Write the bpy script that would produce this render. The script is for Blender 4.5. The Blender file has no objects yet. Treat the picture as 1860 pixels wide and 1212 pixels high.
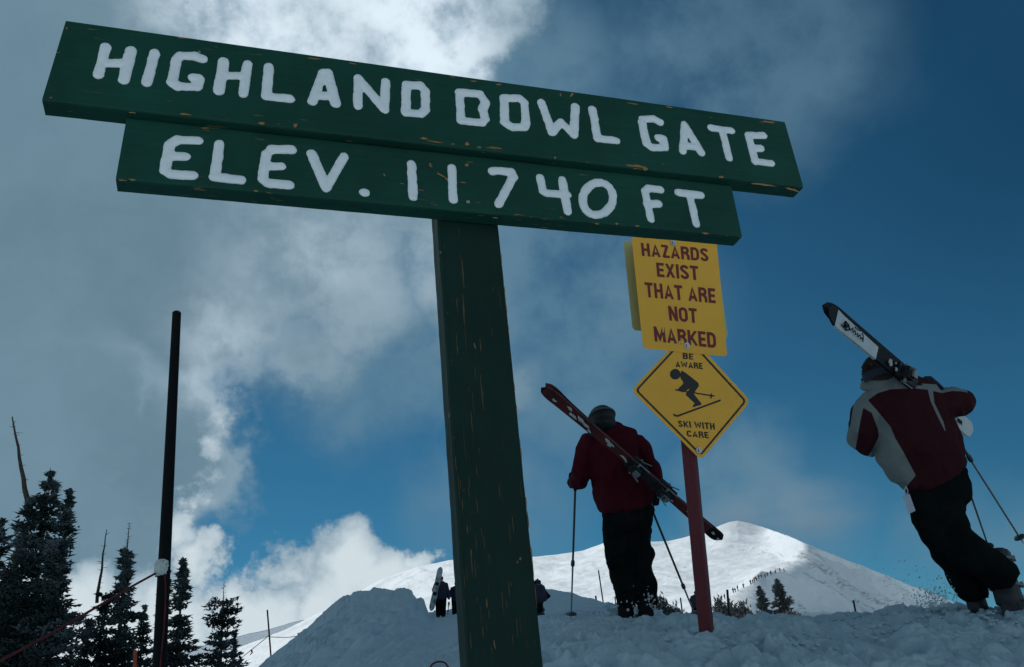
import bpy, bmesh, math, random
import numpy as np
from mathutils import Vector, Matrix, noise as mnoise

# ------------------------------------------------------------------ camera
W0, H0 = 1860.0, 1212.0
FPX = 1593.0                                     # focal length in photo pixels
EYE = np.array([0.0, 0.0, 1.5])
PITCH, ROLL = math.radians(24.946), math.radians(5.867)
_F = np.array([0, math.cos(PITCH), math.sin(PITCH)])
_U0 = np.array([0, -math.sin(PITCH), math.cos(PITCH)])
_R0 = np.array([1.0, 0, 0])
_R = math.cos(ROLL) * _R0 - math.sin(ROLL) * _U0
_U = math.sin(ROLL) * _R0 + math.cos(ROLL) * _U0

SC = bpy.context.scene
COL = SC.collection
cam_d = bpy.data.cameras.new('camera')
cam_d.sensor_fit = 'HORIZONTAL'; cam_d.sensor_width = 36.0
cam_d.lens = FPX * 36.0 / W0
cam_d.clip_start = 0.05; cam_d.clip_end = 9000
cam = bpy.data.objects.new('camera', cam_d); COL.objects.link(cam)
M = Matrix(((_R[0], _U[0], -_F[0], EYE[0]), (_R[1], _U[1], -_F[1], EYE[1]), (_R[2], _U[2], -_F[2], EYE[2]), (0, 0, 0, 1)))
cam.matrix_world = M
SC.camera = cam

def ray(px, py):
    return _F + (px - W0 / 2) / FPX * _R - (py - H0 / 2) / FPX * _U
def pt(px, py, d):
    """the place that lies d metres deep in the direction of a photo pixel"""
    return EYE + d * ray(px, py)
def unit(v):
    v = np.asarray(v, float); return v / max(1e-12, np.linalg.norm(v))

# ------------------------------------------------------------------ exposure, sun, sky
SC.render.engine = 'CYCLES'
SC.view_settings.view_transform = 'Standard'
SC.view_settings.look = 'None'
SC.view_settings.exposure = -0.35
SC.view_settings.gamma = 1.0
SC.view_settings.use_curve_mapping = False
SC.cycles.max_bounces = 6

SUN_ELEV, SUN_AZ = math.radians(50), math.radians(-36)      # azimuth from +Y, negative = left
SUN_DIR = np.array([math.sin(SUN_AZ) * math.cos(SUN_ELEV), math.cos(SUN_AZ) * math.cos(SUN_ELEV), math.sin(SUN_ELEV)])
sl = bpy.data.lights.new('sun', 'SUN'); sl.energy = 3.7; sl.angle = math.radians(0.5); sl.color = (0.97, 1.0, 0.99)
so = bpy.data.objects.new('sun', sl); COL.objects.link(so)
so.rotation_euler = Vector(-SUN_DIR).to_track_quat('-Z', 'Y').to_euler()

def build_world():
    w = bpy.data.worlds.new('World'); SC.world = w; w.use_nodes = True
    nt = w.node_tree; nt.nodes.clear(); N = nt.nodes; L = nt.links
    def math_(op, a, b=None, c=None, clamp=False):
        n = N.new('ShaderNodeMath'); n.operation = op; n.use_clamp = clamp
        for i, v in enumerate((a, b, c)):
            if v is None: continue
            if isinstance(v, (int, float)): n.inputs[i].default_value = v
            else: L.new(v, n.inputs[i])
        return n.outputs[0]
    def vmath(op, a, b=None, out=0, scale=None):
        n = N.new('ShaderNodeVectorMath'); n.operation = op
        for i, v in enumerate((a, b)):
            if v is None: continue
            if isinstance(v, (tuple, list, np.ndarray)): n.inputs[i].default_value = tuple(float(x) for x in v)
            else: L.new(v, n.inputs[i])
        if scale is not None:
            if isinstance(scale, (int, float)): n.inputs['Scale'].default_value = scale
            else: L.new(scale, n.inputs['Scale'])
        return n.outputs[out]
    def sstep(v, a, b):
        n = N.new('ShaderNodeMapRange'); n.interpolation_type = 'SMOOTHSTEP'
        L.new(v, n.inputs['Value']); n.inputs['From Min'].default_value = a; n.inputs['From Max'].default_value = b
        return n.outputs[0]
    def noise(vec, scale, detail=8, rough=0.55, out='Fac', dist=0.0):
        n = N.new('ShaderNodeTexNoise'); n.inputs['Scale'].default_value = scale
        n.inputs['Detail'].default_value = detail; n.inputs['Roughness'].default_value = rough
        n.inputs['Distortion'].default_value = dist
        L.new(vec, n.inputs['Vector']); return n.outputs[out]
    def mixc(f, a, b):
        n = N.new('ShaderNodeMix'); n.data_type = 'RGBA'
        if isinstance(f, (int, float)): n.inputs[0].default_value = f
        else: L.new(f, n.inputs[0])
        for i, v in ((6, a), (7, b)):
            if isinstance(v, tuple): n.inputs[i].default_value = v + (1,)
            else: L.new(v, n.inputs[i])
        return n.outputs[2]
    tc = N.new('ShaderNodeTexCoord'); d0 = vmath('NORMALIZE', tc.outputs['Generated'])
    # warp the direction so that the cloud edges curl
    wv = noise(d0, 4.5, 9, 0.6, 'Color')
    wv = vmath('SUBTRACT', wv, (0.5, 0.5, 0.5)); wv = vmath('SCALE', wv, scale=0.17)
    wv2 = noise(d0, 17, 7, 0.6, 'Color')
    wv2 = vmath('SUBTRACT', wv2, (0.5, 0.5, 0.5)); wv2 = vmath('SCALE', wv2, scale=0.075)
    dw = vmath('ADD', vmath('ADD', d0, wv), wv2)
    dsoft = vmath('ADD', d0, wv)
    def blobs(lst, vec):
        acc = None
        for (px, py, r, a) in lst:
            c = unit(ray(px, py)); R = r / FPX
            dist = vmath('DISTANCE', vec, c, out=1)
            v = math_('MULTIPLY_ADD', dist, -a / R, a)            # a at the centre, 0 at the rim
            v = math_('MAXIMUM', v, 0.0)
            acc = v if acc is None else math_('MAXIMUM', acc, v)
        return acc
    n_big = noise(dsoft, 3.2, 8, 0.56)
    n_mid = noise(d0, 9.0, 8, 0.6)
    # --- clear sky
    sky = N.new('ShaderNodeTexSky'); sky.sky_type = 'NISHITA'; sky.sun_disc = False
    sky.sun_elevation = SUN_ELEV; sky.sun_rotation = SUN_AZ
    sky.altitude = 3600; sky.air_density = 1.0; sky.dust_density = 0.35; sky.ozone_density = 1.6
    clear = vmath('SCALE', sky.outputs[0], scale=SKY_STRENGTH)
    clear = vmath('MULTIPLY', clear, (0.36, 1.06, 1.12))
    # --- thick cloud body
    big = blobs(BIG, dw)
    dens = sstep(big, 0.16, 0.42)
    low = blobs(CUMULUS, dw)
    lowd = sstep(low, 0.10, 0.32)
    # --- thin veil
    veil = math_('MULTIPLY', sstep(blobs(VEIL, dsoft), 0.0, 0.8), sstep(n_mid, 0.18, 0.64))
    # --- sun glow seen through the cloud
    glow = sstep(blobs(GLOW, dsoft), 0.0, 1.0)
    EDGE_ = math_('MULTIPLY_ADD', sstep(blobs([(380, 800, 330, 1.2)], dsoft), 0.0, 0.8), 0.5, 0.18)
    edge = math_('MULTIPLY', dens, math_('SUBTRACT', 1.0, sstep(big, 0.26, 0.62)))
    grey = mixc(sstep(n_big, 0.30, 0.70), (0.150, 0.262, 0.340), (0.215, 0.350, 0.445))
    grey = mixc(math_('MULTIPLY', edge, EDGE_), grey, (0.42, 0.58, 0.70))
    lit = mixc(sstep(n_mid, 0.34, 0.60), (0.28, 0.42, 0.54), (1.0, 1.16, 1.28))
    grey = mixc(math_('MULTIPLY', glow, sstep(n_big, 0.18, 0.60)), grey, lit)
    cum = mixc(sstep(math_('MULTIPLY_ADD', n_mid, 0.55, math_('MULTIPLY', low, 0.6)), 0.30, 0.72), (0.33, 0.47, 0.58), (0.80, 0.92, 0.98))
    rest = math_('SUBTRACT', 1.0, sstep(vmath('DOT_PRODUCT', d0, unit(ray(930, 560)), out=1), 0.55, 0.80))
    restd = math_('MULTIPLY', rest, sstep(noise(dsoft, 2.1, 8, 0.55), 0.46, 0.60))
    dark = mixc(sstep(blobs(DARK, dsoft), 0.0, 1.0), (1.0, 1.0, 1.0), (0.58, 0.68, 0.74))
    c = mixc(math_('MULTIPLY', veil, 0.85), clear, (0.155, 0.300, 0.415))
    c = mixc(math_('MULTIPLY', dens, 0.97), c, grey)
    c = mixc(lowd, c, cum)
    sep = N.new('ShaderNodeSeparateXYZ'); L.new(d0, sep.inputs[0])
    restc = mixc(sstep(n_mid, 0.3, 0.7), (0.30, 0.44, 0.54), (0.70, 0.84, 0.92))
    restc = mixc(sstep(sep.outputs[2], 0.45, 0.85), restc, (0.070, 0.120, 0.155))      # overhead cloud made dark to dim the skylight on the bank
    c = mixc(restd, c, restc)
    c = vmath('MULTIPLY', c, dark)
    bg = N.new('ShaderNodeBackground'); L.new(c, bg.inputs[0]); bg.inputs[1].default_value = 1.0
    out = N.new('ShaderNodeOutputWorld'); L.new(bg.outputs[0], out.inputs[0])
SKY_STRENGTH = 0.06
# cloud bodies by direction: (photo x, photo y, radius, weight)
BIG = [(60, 40, 420, 1), (100, 420, 420, 1), (60, 800, 330, 1), (40, 1050, 240, 1), (330, 520, 300, 1), (480, 360, 330, 1), (560, 640, 170, .55),
       (640, 60, 330, 1), (830, 10, 180, 1), (760, 280, 270, .9), (640, 540, 200, .55), (290, 830, 210, 1), (200, 960, 170, 1),
       (300, 1010, 120, 0.9), (820, 540, 200, .5), (930, 700, 140, .4), (-400, 500, 700, 1), (300, -500, 650, 1),
       (-900, 900, 700, 1), (900, -700, 500, .8)]
CUMULUS = [(620, 1040, 120, 1), (540, 1110, 130, 1), (700, 1080, 110, 1), (430, 1140, 120, 1), (300, 1150, 130, 1), (150, 1170, 140, 1),
           (500, 1010, 70, .7), (770, 1040, 60, .7), (0, 1190, 160, 1), (400, 790, 65, .75), (375, 880, 60, .7), (370, 1010, 60, .7), (340,950,60,.6)]
VEIL = [(1000, 560, 370, 1.25), (900, 420, 300, 1.5), (700, 600, 290, 1.8), (1360, 70, 290, 1.5), (1150, 130, 250, .7), (950, 110, 210, 1.4), (1350, 900, 190, 1.5), (1480, 960, 190, .6),
        (1800, 980, 170, .9), (900, 880, 240, .8), (1470, 150, 130, 1.2)]
GLOW = [(560, 20, 330, 1.5), (760, 70, 230, 1.6), (810, 50, 110, 1.2), (640, -150, 420, 1.6), (430, 620, 170, .55), (390, 720, 120, .5), (430, -20, 220, 1.2), (600, 480, 300, .42), (760, 470, 240, .35)]
DARK = [(1500, -60, 620, .9), (1860, 250, 600, .8), (1860, 800, 420, .4), (-50, 100, 300, .35)]
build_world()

# ------------------------------------------------------------------ helpers
def tag(o, label=None, cat=None, group=None, kind=None):
    if label: o['label'] = label
    if cat: o['category'] = cat
    if group: o['group'] = group
    if kind: o['kind'] = kind
    return o
def empty(name, loc, label=None, cat=None, group=None):
    o = bpy.data.objects.new(name, None); COL.objects.link(o); o.location = tuple(float(v) for v in loc)
    o.empty_display_size = 0.2
    return tag(o, label, cat, group)
def link(name, me, mats=None, parent=None, smooth=False, kind=None):
    if mats is not None:
        for m in (mats if isinstance(mats, (list, tuple)) else [mats]): me.materials.append(m)
    o = bpy.data.objects.new(name, me); COL.objects.link(o)
    if smooth: me.shade_smooth()
    if parent is not None:
        o.parent = parent
        bpy.context.view_layer.update() if False else None
        o.matrix_parent_inverse = Matrix.Translation(parent.location).inverted() if parent.parent is None else Matrix.Translation(parent['_w'] if '_w' in parent.keys() else (0,0,0)).inverted()
    if kind: o['kind'] = kind
    return o
def part(name, me, mats, parent, smooth=False, label=None, kind=None):
    """mesh given in world coordinates, parented to a thing (an Empty) or to a part of it"""
    for m in (mats if isinstance(mats, (list, tuple)) else [mats]): me.materials.append(m)
    o = bpy.data.objects.new(name, me); COL.objects.link(o)
    if smooth: me.shade_smooth()
    o.parent = parent
    root = parent
    while root.parent is not None: root = root.parent
    if parent.parent is None:
        o.matrix_parent_inverse = Matrix.Translation(root.location).inverted()
    if label: o['label'] = label
    if kind: o['kind'] = kind
    return o
def mesh(verts, faces, name='mesh'):
    me = bpy.data.meshes.new(name)
    v = [tuple(float(c) for c in p) for p in verts] if not isinstance(verts, np.ndarray) else verts
    if isinstance(verts, np.ndarray) and isinstance(faces, np.ndarray):
        n, k = faces.shape
        me.vertices.add(len(v)); me.vertices.foreach_set('co', np.ascontiguousarray(v, dtype=np.float32).ravel())
        me.loops.add(n * k); me.loops.foreach_set('vertex_index', faces.astype(np.int32).ravel())
        me.polygons.add(n); me.polygons.foreach_set('loop_start', np.arange(0, n * k, k, dtype=np.int32))
        me.update(calc_edges=True); me.validate()
    else:
        me.from_pydata([tuple(map(float, p)) for p in v], [], [tuple(int(i) for i in f) for f in faces]); me.update()
    return me

# numpy noise -------------------------------------------------------
def vnoise(x, y, z=None, seed=0):
    x = np.asarray(x, float); y = np.asarray(y, float); z = np.zeros_like(x) if z is None else np.asarray(z, float)
    xi, yi, zi = np.floor(x).astype(np.int64), np.floor(y).astype(np.int64), np.floor(z).astype(np.int64)
    fx, fy, fz = x - xi, y - yi, z - zi
    sx, sy, sz = (t * t * t * (t * (t * 6 - 15) + 10) for t in (fx, fy, fz))
    def h(a, b, c):
        n = (a * 374761393 + b * 668265263 + c * 2147483647 + seed * 144665) & 0xffffffff
        n = ((n ^ (n >> 13)) * 1274126177) & 0xffffffff
        n = ((n ^ (n >> 16)) * 2246822519) & 0xffffffff
        return ((n ^ (n >> 15)) & 0xffff) / 32767.5 - 1.0
    r = 0
    def lerp(a, b, t): return a + (b - a) * t
    c = [[[h(xi + i, yi + j, zi + k) for k in (0, 1)] for j in (0, 1)] for i in (0, 1)]
    x0 = lerp(lerp(c[0][0][0], c[1][0][0], sx), lerp(c[0][1][0], c[1][1][0], sx), sy)
    x1 = lerp(lerp(c[0][0][1], c[1][0][1], sx), lerp(c[0][1][1], c[1][1][1], sx), sy)
    return lerp(x0, x1, sz)
def fbm(x, y, z=None, oct=4, gain=0.5, seed=0):
    s = 0; a = 1.0; f = 1.0
    for i in range(oct):
        s = s + a * vnoise(np.asarray(x) * f + 17.3 * i, np.asarray(y) * f - 9.1 * i, None if z is None else np.asarray(z) * f + 3.7 * i, seed + i)
        a *= gain; f *= 2.03
    return s

# shape builders: each returns (verts, faces) as arrays / lists ------
class MB:
    def __init__(s): s.v = []; s.f = []; s.m = []
    def add(s, v, f, mi=0):
        o = len(s.v); s.v += [tuple(map(float, p)) for p in v]; s.f += [tuple(i + o for i in q) for q in f]; s.m += [mi] * len(f); return s
    def mesh(s, name='mesh'):
        me = mesh(s.v, s.f, name)
        if any(s.m): me.polygons.foreach_set('material_index', s.m)
        return me
def frame_of(d):
    d = unit(d); a = np.array([0, 0, 1.0]) if abs(d[2]) < 0.9 else np.array([1.0, 0, 0])
    x = unit(np.cross(a, d)); return x, np.cross(d, x), d
def tube(path, rad, n=10, cap=True):
    path = [np.asarray(p, float) for p in path]
    if isinstance(rad, (int, float)): rad = [rad] * len(path)
    V = []; F = []
    T = [unit(path[min(i + 1, len(path) - 1)] - path[max(i - 1, 0)]) for i in range(len(path))]
    x, y, _ = frame_of(T[0])
    for i, p in enumerate(path):
        x = unit(x - np.dot(x, T[i]) * T[i]); y = np.cross(T[i], x)
        for k in range(n):
            a = 2 * math.pi * k / n; V.append(p + rad[i] * (math.cos(a) * x + math.sin(a) * y))
    for i in range(len(path) - 1):
        for k in range(n):
            F.append((i * n + k, i * n + (k + 1) % n, (i + 1) * n + (k + 1) % n, (i + 1) * n + k))
    if cap: F.append(tuple(range(n - 1, -1, -1))); F.append(tuple((len(path) - 1) * n + k for k in range(n)))
    return V, F
def ellipsoid(c, ax, n=14, m=9):
    """ax: three half-axis vectors"""
    c = np.asarray(c, float); ax = [np.asarray(a, float) for a in ax]
    V = [c + ax[2]]; F = []
    for j in range(1, m):
        t = math.pi * j / m
        for k in range(n):
            a = 2 * math.pi * k / n
            V.append(c + ax[2] * math.cos(t) + math.sin(t) * (ax[0] * math.cos(a) + ax[1] * math.sin(a)))
    V.append(c - ax[2]); last = len(V) - 1
    for k in range(n): F.append((0, 1 + k, 1 + (k + 1) % n))
    for j in range(m - 2):
        for k in range(n):
            F.append((1 + j * n + k, 1 + (j + 1) * n + k, 1 + (j + 1) * n + (k + 1) % n, 1 + j * n + (k + 1) % n))
    for k in range(n): F.append((last, 1 + (m - 2) * n + (k + 1) % n, 1 + (m - 2) * n + k))
    return V, F
def sphere(c, r, n=12, m=8): return ellipsoid(c, ((r, 0, 0), (0, r, 0), (0, 0, r)), n, m)
def box(c, ax):
    c = np.asarray(c, float); a, b, d = (np.asarray(x, float) for x in ax)
    V = [c + i * a + j * b + k * d for i in (-1, 1) for j in (-1, 1) for k in (-1, 1)]
    return V, [(0, 1, 3, 2), (4, 6, 7, 5), (0, 4, 5, 1), (2, 3, 7, 6), (0, 2, 6, 4), (1, 5, 7, 3)]
def loft(secs, n=20, endcap=0.55):
    """secs: (px, py, depth, half-width in photo px, half-thickness m) -> closed elliptical tube with rounded ends"""
    C = [pt(s[0], s[1], s[2]) for s in secs]
    V = []; F = []
    T = [unit(C[min(i + 1, len(C) - 1)] - C[max(i - 1, 0)]) for i in range(len(C))]
    rings = []
    for i, s in enumerate(secs):
        w = unit(np.cross(T[i], _F)); d = unit(np.cross(w, T[i])); hw = s[3] * s[2] / FPX
        rings.append((C[i], w * hw, d * s[4], T[i], min(hw, s[4])))
    c, w, d, t, r = rings[0]
    full = [(c - t * r * endcap, w * 0.45, d * 0.45), (c - t * r * endcap * .6, w * 0.8, d * 0.8)] + [(a, b, e) for a, b, e, _, _ in rings]
    c, w, d, t, r = rings[-1]
    full += [(c + t * r * endcap * .6, w * 0.8, d * 0.8), (c + t * r * endcap, w * 0.45, d * 0.45)]
    for (c, w, d) in full:
        for k in range(n):
            a = 2 * math.pi * k / n; V.append(c + w * math.cos(a) + d * math.sin(a))
    for i in range(len(full) - 1):
        for k in range(n): F.append((i * n + k, i * n + (k + 1) % n, (i + 1) * n + (k + 1) % n, (i + 1) * n + k))
    F.append(tuple(range(n - 1, -1, -1))); F.append(tuple((len(full) - 1) * n + k for k in range(n)))
    return V, F
def fused(parts, voxel, smooth=4, wrinkle=0.0, wscale=8.0, name='mesh', seed=1, stretch=(1, 1, 1)):
    """fuses overlapping closed shapes into one continuous surface"""
    mb = MB()
    for v, f in parts: mb.add(v, f)
    me = mb.mesh('tmp')
    bm = bmesh.new(); bm.from_mesh(me); bmesh.ops.recalc_face_normals(bm, faces=bm.faces); bm.to_mesh(me); bm.free()
    o = bpy.data.objects.new('tmp', me); COL.objects.link(o)
    r = o.modifiers.new('r', 'REMESH'); r.mode = 'VOXEL'; r.voxel_size = voxel; r.adaptivity = 0
    if smooth:
        s = o.modifiers.new('s', 'SMOOTH'); s.iterations = smooth; s.factor = 0.5
    dg = bpy.context.evaluated_depsgraph_get()
    out = bpy.data.meshes.new_from_object(o.evaluated_get(dg)); out.name = name
    bpy.data.objects.remove(o); bpy.data.meshes.remove(me)
    if wrinkle > 0 and len(out.vertices):
        n = len(out.vertices); co = np.empty(n * 3, np.float32); out.vertices.foreach_get('co', co); co = co.reshape(-1, 3)
        no = np.empty(n * 3, np.float32); out.vertex_normals.foreach_get('vector', no); no = no.reshape(-1, 3)
        q = co * np.array(stretch) * wscale
        a = fbm(q[:, 0], q[:, 1], q[:, 2], 3, 0.5, seed)
        a = 1.0 - 2.0 * np.abs(a)                                # ridged: folds
        co = co + no * (a * wrinkle)[:, None]
        out.vertices.foreach_set('co', co.astype(np.float32).ravel()); out.update()
    out.shade_smooth()
    return out
def polyfill(pts_px, plane_f, lift=0.0, thick=0.0):
    """flat figure from photo outline on a given plane"""
    V = [plane_f(x, y, lift) for x, y in pts_px]; n = len(V)
    if thick == 0: return V, [tuple(range(n))]
    V2 = [plane_f(x, y, lift - thick) for x, y in pts_px]
    F = [tuple(range(n)), tuple(range(2 * n - 1, n - 1, -1))] + [(i, i + n, (i + 1) % n + n, (i + 1) % n) for i in range(n)]
    return V + V2, F
def rounded(poly, r, n=5):
    out = []; m = len(poly)
    for i in range(m):
        p0, p, p1 = (np.array(poly[(i + k) % m], float) for k in (-1, 0, 1))
        a = p + unit(p0 - p) * r; b = p + unit(p1 - p) * r
        for k in range(n + 1):
            t = k / n; out.append(tuple((1 - t) ** 2 * a + 2 * t * (1 - t) * p + t * t * b))
    return out

# ------------------------------------------------------------------ materials
def mat(name, col, rough=0.6, metal=0.0, spec=0.4, var=None, vscale=8.0, bump=0.0, bscale=40.0, vstretch=(1, 1, 1), coat=0.0, bdetail=6, vcut=(0.35, 0.65), sub=0.0):
    m = bpy.data.materials.new(name); m.use_nodes = True; nt = m.node_tree; N = nt.nodes; L = nt.links
    b = N['Principled BSDF']; b.inputs['Base Color'].default_value = tuple(col) + (1,)
    b.inputs['Roughness'].default_value = rough; b.inputs['Metallic'].default_value = metal
    b.inputs['Specular IOR Level'].default_value = spec
    if coat: b.inputs['Coat Weight'].default_value = coat; b.inputs['Coat Roughness'].default_value = 0.15
    tc = N.new('ShaderNodeTexCoord'); mp = N.new('ShaderNodeMapping'); mp.inputs['Scale'].default_value = vstretch
    L.new(tc.outputs['Object'], mp.inputs['Vector'])
    if var is not None:
        n = N.new('ShaderNodeTexNoise'); n.inputs['Scale'].default_value = vscale; n.inputs['Detail'].default_value = 7; n.inputs['Roughness'].default_value = 0.6
        L.new(mp.outputs[0], n.inputs['Vector'])
        r = N.new('ShaderNodeValToRGB'); r.color_ramp.elements[0].position = vcut[0]; r.color_ramp.elements[1].position = vcut[1]
        r.color_ramp.elements[0].color = tuple(col) + (1,); r.color_ramp.elements[1].color = tuple(var) + (1,)
        L.new(n.outputs['Fac'], r.inputs[0]); L.new(r.outputs[0], b.inputs['Base Color'])
    if bump > 0:
        n = N.new('ShaderNodeTexNoise'); n.inputs['Scale'].default_value = bscale; n.inputs['Detail'].default_value = bdetail; n.inputs['Roughness'].default_value = 0.6
        L.new(mp.outputs[0], n.inputs['Vector'])
        bp = N.new('ShaderNodeBump'); bp.inputs['Strength'].default_value = 1.0; bp.inputs['Distance'].default_value = bump
        L.new(n.outputs['Fac'], bp.inputs['Height']); L.new(bp.outputs[0], b.inputs['Normal'])
    return m

def painted_wood(name, col, chip, axis='X', chips=0.5, grain_wear=0.0):
    """green paint over timber, grain relief, bare ochre wood where it has flaked; local X (or Z) runs along the grain"""
    m = mat(name, col, rough=0.6, spec=0.22); nt = m.node_tree; N = nt.nodes; L = nt.links; b = N['Principled BSDF']
    tc = N['Texture Coordinate'] if 'Texture Coordinate' in N else N.new('ShaderNodeTexCoord')
    st = {'X': (1.2, 22, 22), 'Z': (26, 26, 0.8)}[axis]
    def mp(s):
        q = N.new('ShaderNodeMapping'); q.inputs['Scale'].default_value = s; L.new(tc.outputs['Object'], q.inputs['Vector']); return q.outputs[0]
    def nz(v, s, d=6, r=0.6):
        q = N.new('ShaderNodeTexNoise'); q.inputs['Scale'].default_value = s; q.inputs['Detail'].default_value = d; q.inputs['Roughness'].default_value = r
        L.new(v, q.inputs['Vector']); return q.outputs['Fac']
    def rng(v, a, c):
        q = N.new('ShaderNodeMapRange'); L.new(v, q.inputs[0]); q.inputs[1].default_value = a; q.inputs[2].default_value = c; return q.outputs[0]
    def mth(op, a, c):
        q = N.new('ShaderNodeMath'); q.operation = op; q.use_clamp = True
        for i, x in enumerate((a, c)):
            if isinstance(x, (int, float)): q.inputs[i].default_value = x
            else: L.new(x, q.inputs[i])
        return q.outputs[0]
    g = nz(mp(st), 2.2, 8)
    tone = nz(mp((1, 1, 1)), 3.0, 5)
    chipn = mth('MULTIPLY', rng(nz(mp((4, 26, 26) if axis == 'X' else (34, 34, 3.0)), 3.6, 5, .55), 0.64, 0.66), rng(nz(mp((1, 1, 1)), 5.3, 3), 0.5, 0.54))
    att = N.new('ShaderNodeAttribute'); att.attribute_name = 'edge'
    mask = mth('MULTIPLY', chipn, mth('ADD', att.outputs['Fac'], chips * 0.0))
    if grain_wear > 0:
        gw = mth('MULTIPLY', rng(g, 0.66 - 0.04 * grain_wear, 0.70), rng(nz(mp((5, 5, .5)), 2.0, 4), 0.47, 0.60))
        mask = mth('MAXIMUM', mask, mth('MULTIPLY', gw, 0.65))
    c1 = N.new('ShaderNodeMix'); c1.data_type = 'RGBA'; L.new(rng(tone, 0.3, 0.7), c1.inputs[0])
    c1.inputs[6].default_value = tuple(np.array(col) * 0.75) + (1,); c1.inputs[7].default_value = tuple(np.array(col) * 1.25) + (1,)
    c2 = N.new('ShaderNodeMix'); c2.data_type = 'RGBA'; L.new(mask, c2.inputs[0]); L.new(c1.outputs[2], c2.inputs[6]); c2.inputs[7].default_value = tuple(chip) + (1,)
    L.new(c2.outputs[2], b.inputs['Base Color'])
    L.new(rng(tone, 0.2, 0.9), b.inputs['Roughness'])
    rr = N.new('ShaderNodeMapRange'); L.new(g, rr.inputs[0]); rr.inputs[3].default_value = 0.52; rr.inputs[4].default_value = 0.75; L.new(rr.outputs[0], b.inputs['Roughness'])
    bp = N.new('ShaderNodeBump'); bp.inputs['Distance'].default_value = 0.0035; bp.inputs['Strength'].default_value = 0.8
    L.new(mth('SUBTRACT', g, mth('MULTIPLY', mask, 0.5)), bp.inputs['Height']); L.new(bp.outputs[0], b.inputs['Normal'])
    return m

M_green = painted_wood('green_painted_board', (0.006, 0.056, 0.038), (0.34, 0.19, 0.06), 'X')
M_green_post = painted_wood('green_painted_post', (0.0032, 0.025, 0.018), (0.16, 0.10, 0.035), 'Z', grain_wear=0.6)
M_letter = mat('white_letter_paint', (0.84, 0.89, 0.90), rough=0.38, spec=0.5, bump=0.0025, bscale=45, coat=0.25)
M_screw = mat('screw_steel', (0.35, 0.36, 0.36), rough=0.35, metal=0.9)
M_yellow = mat('sign_yellow', (0.88, 0.44, 0.030), rough=0.45, var=(0.80, 0.39, 0.028), vscale=5, vcut=(0.45, 0.8))
M_redprint = mat('sign_red_print', (0.17, 0.010, 0.012), rough=0.5)
M_black = mat('sign_black_print', (0.010, 0.012, 0.012), rough=0.5)
M_signback = mat('sign_back_sheet', (0.56, 0.54, 0.24), rough=0.5)  # yellow reflected from the front panel is put into this grey sheet's colour
M_redpost = mat('red_painted_post', (0.115, 0.010, 0.017), rough=0.6, var=(0.085, 0.008, 0.014), vscale=10, vstretch=(3, 3, .4), bump=0.002, bscale=60)
M_pole = mat('dark_bamboo_pole', (0.004, 0.007, 0.008), rough=0.7, spec=0.1, var=(0.008, 0.008, 0.009), vscale=14, vstretch=(2, 2, .3), bump=0.001)
M_tape = mat('frosted_tape', (0.55, 0.60, 0.58), rough=0.8, bump=0.01, bscale=30)
M_rope = mat('red_rope', (0.17, 0.012, 0.014), rough=0.85, var=(0.07, 0.010, 0.014), vscale=12, bump=0.004, bscale=90)
M_orange = mat('orange_stake', (0.45, 0.07, 0.02), rough=0.6)
M_trunk = mat('spruce_bark', (0.050, 0.036, 0.028), rough=0.9, var=(0.09, 0.07, 0.055), vscale=12, bump=0.01, bscale=25)
M_needle = mat('spruce_needles_with_rime', (0.015, 0.028, 0.024), rough=0.9, spec=0.1, var=(0.17, 0.215, 0.23), vscale=1.1, vcut=(0.40, 0.76))
M_farneedle = mat('far_spruce_needles', (0.03, 0.045, 0.045), rough=0.85, var=(0.10, 0.13, 0.14), vscale=0.6, vcut=(0.45, 0.8))
M_shrub = mat('bare_shrub_twigs', (0.06, 0.06, 0.06), rough=0.9, var=(0.16, 0.17, 0.18), vscale=1.5)
M_skin = mat('skin', (0.34, 0.19, 0.14), rough=0.6)
M_redjacket = mat('red_jacket', (0.060, 0.006, 0.012), rough=0.95, spec=0.1, var=(0.046, 0.005, 0.010), vscale=3, bump=0.0015, bscale=160)
M_blackpant = mat('black_trousers', (0.003, 0.006, 0.006), rough=0.95, spec=0.05, var=(0.007, 0.011, 0.011), vscale=6, bump=0.002, bscale=60)
M_glove = mat('black_glove', (0.006, 0.007, 0.008), rough=0.8, spec=0.15, bump=0.002)
M_boot = mat('grey_ski_boot', (0.026, 0.028, 0.032), rough=0.45, spec=0.3)
M_boottrim = mat('pale_boot_trim', (0.22, 0.25, 0.27), rough=0.45)
M_helmet = mat('helmet_dark', (0.006, 0.009, 0.010), rough=0.5, spec=0.25)
M_strap = mat('goggle_strap', (0.05, 0.07, 0.08), rough=0.7)
M_greypanel = mat('grey_jacket_panel', (0.17, 0.20, 0.195), rough=0.85, bump=0.0015, bscale=160)
M_maroon = mat('maroon_jacket_panel', (0.032, 0.009, 0.012), rough=0.95, spec=0.1, var=(0.040, 0.010, 0.013), vscale=4, bump=0.0015, bscale=160)
M_hair = mat('brown_hair', (0.040, 0.026, 0.018), rough=0.9, bump=0.01, bscale=80)
M_band = mat('navy_headband', (0.014, 0.022, 0.040), rough=0.8)
M_redski = mat('red_ski_top', (0.095, 0.012, 0.010), rough=0.5, var=(0.035, 0.009, 0.009), vscale=7, vcut=(0.42, 0.6))
M_skisnow = mat('packed_snow_crust', (0.40, 0.44, 0.46), rough=0.8)
M_blackski = mat('black_ski_top', (0.006, 0.008, 0.010), rough=0.6, spec=0.15)
M_whiteski = mat('white_ski_top', (0.50, 0.55, 0.56), rough=0.35, var=(0.42, 0.47, 0.49), vscale=8)
M_bind = mat('binding_plastic', (0.012, 0.014, 0.015), rough=0.5, spec=0.25)
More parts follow.
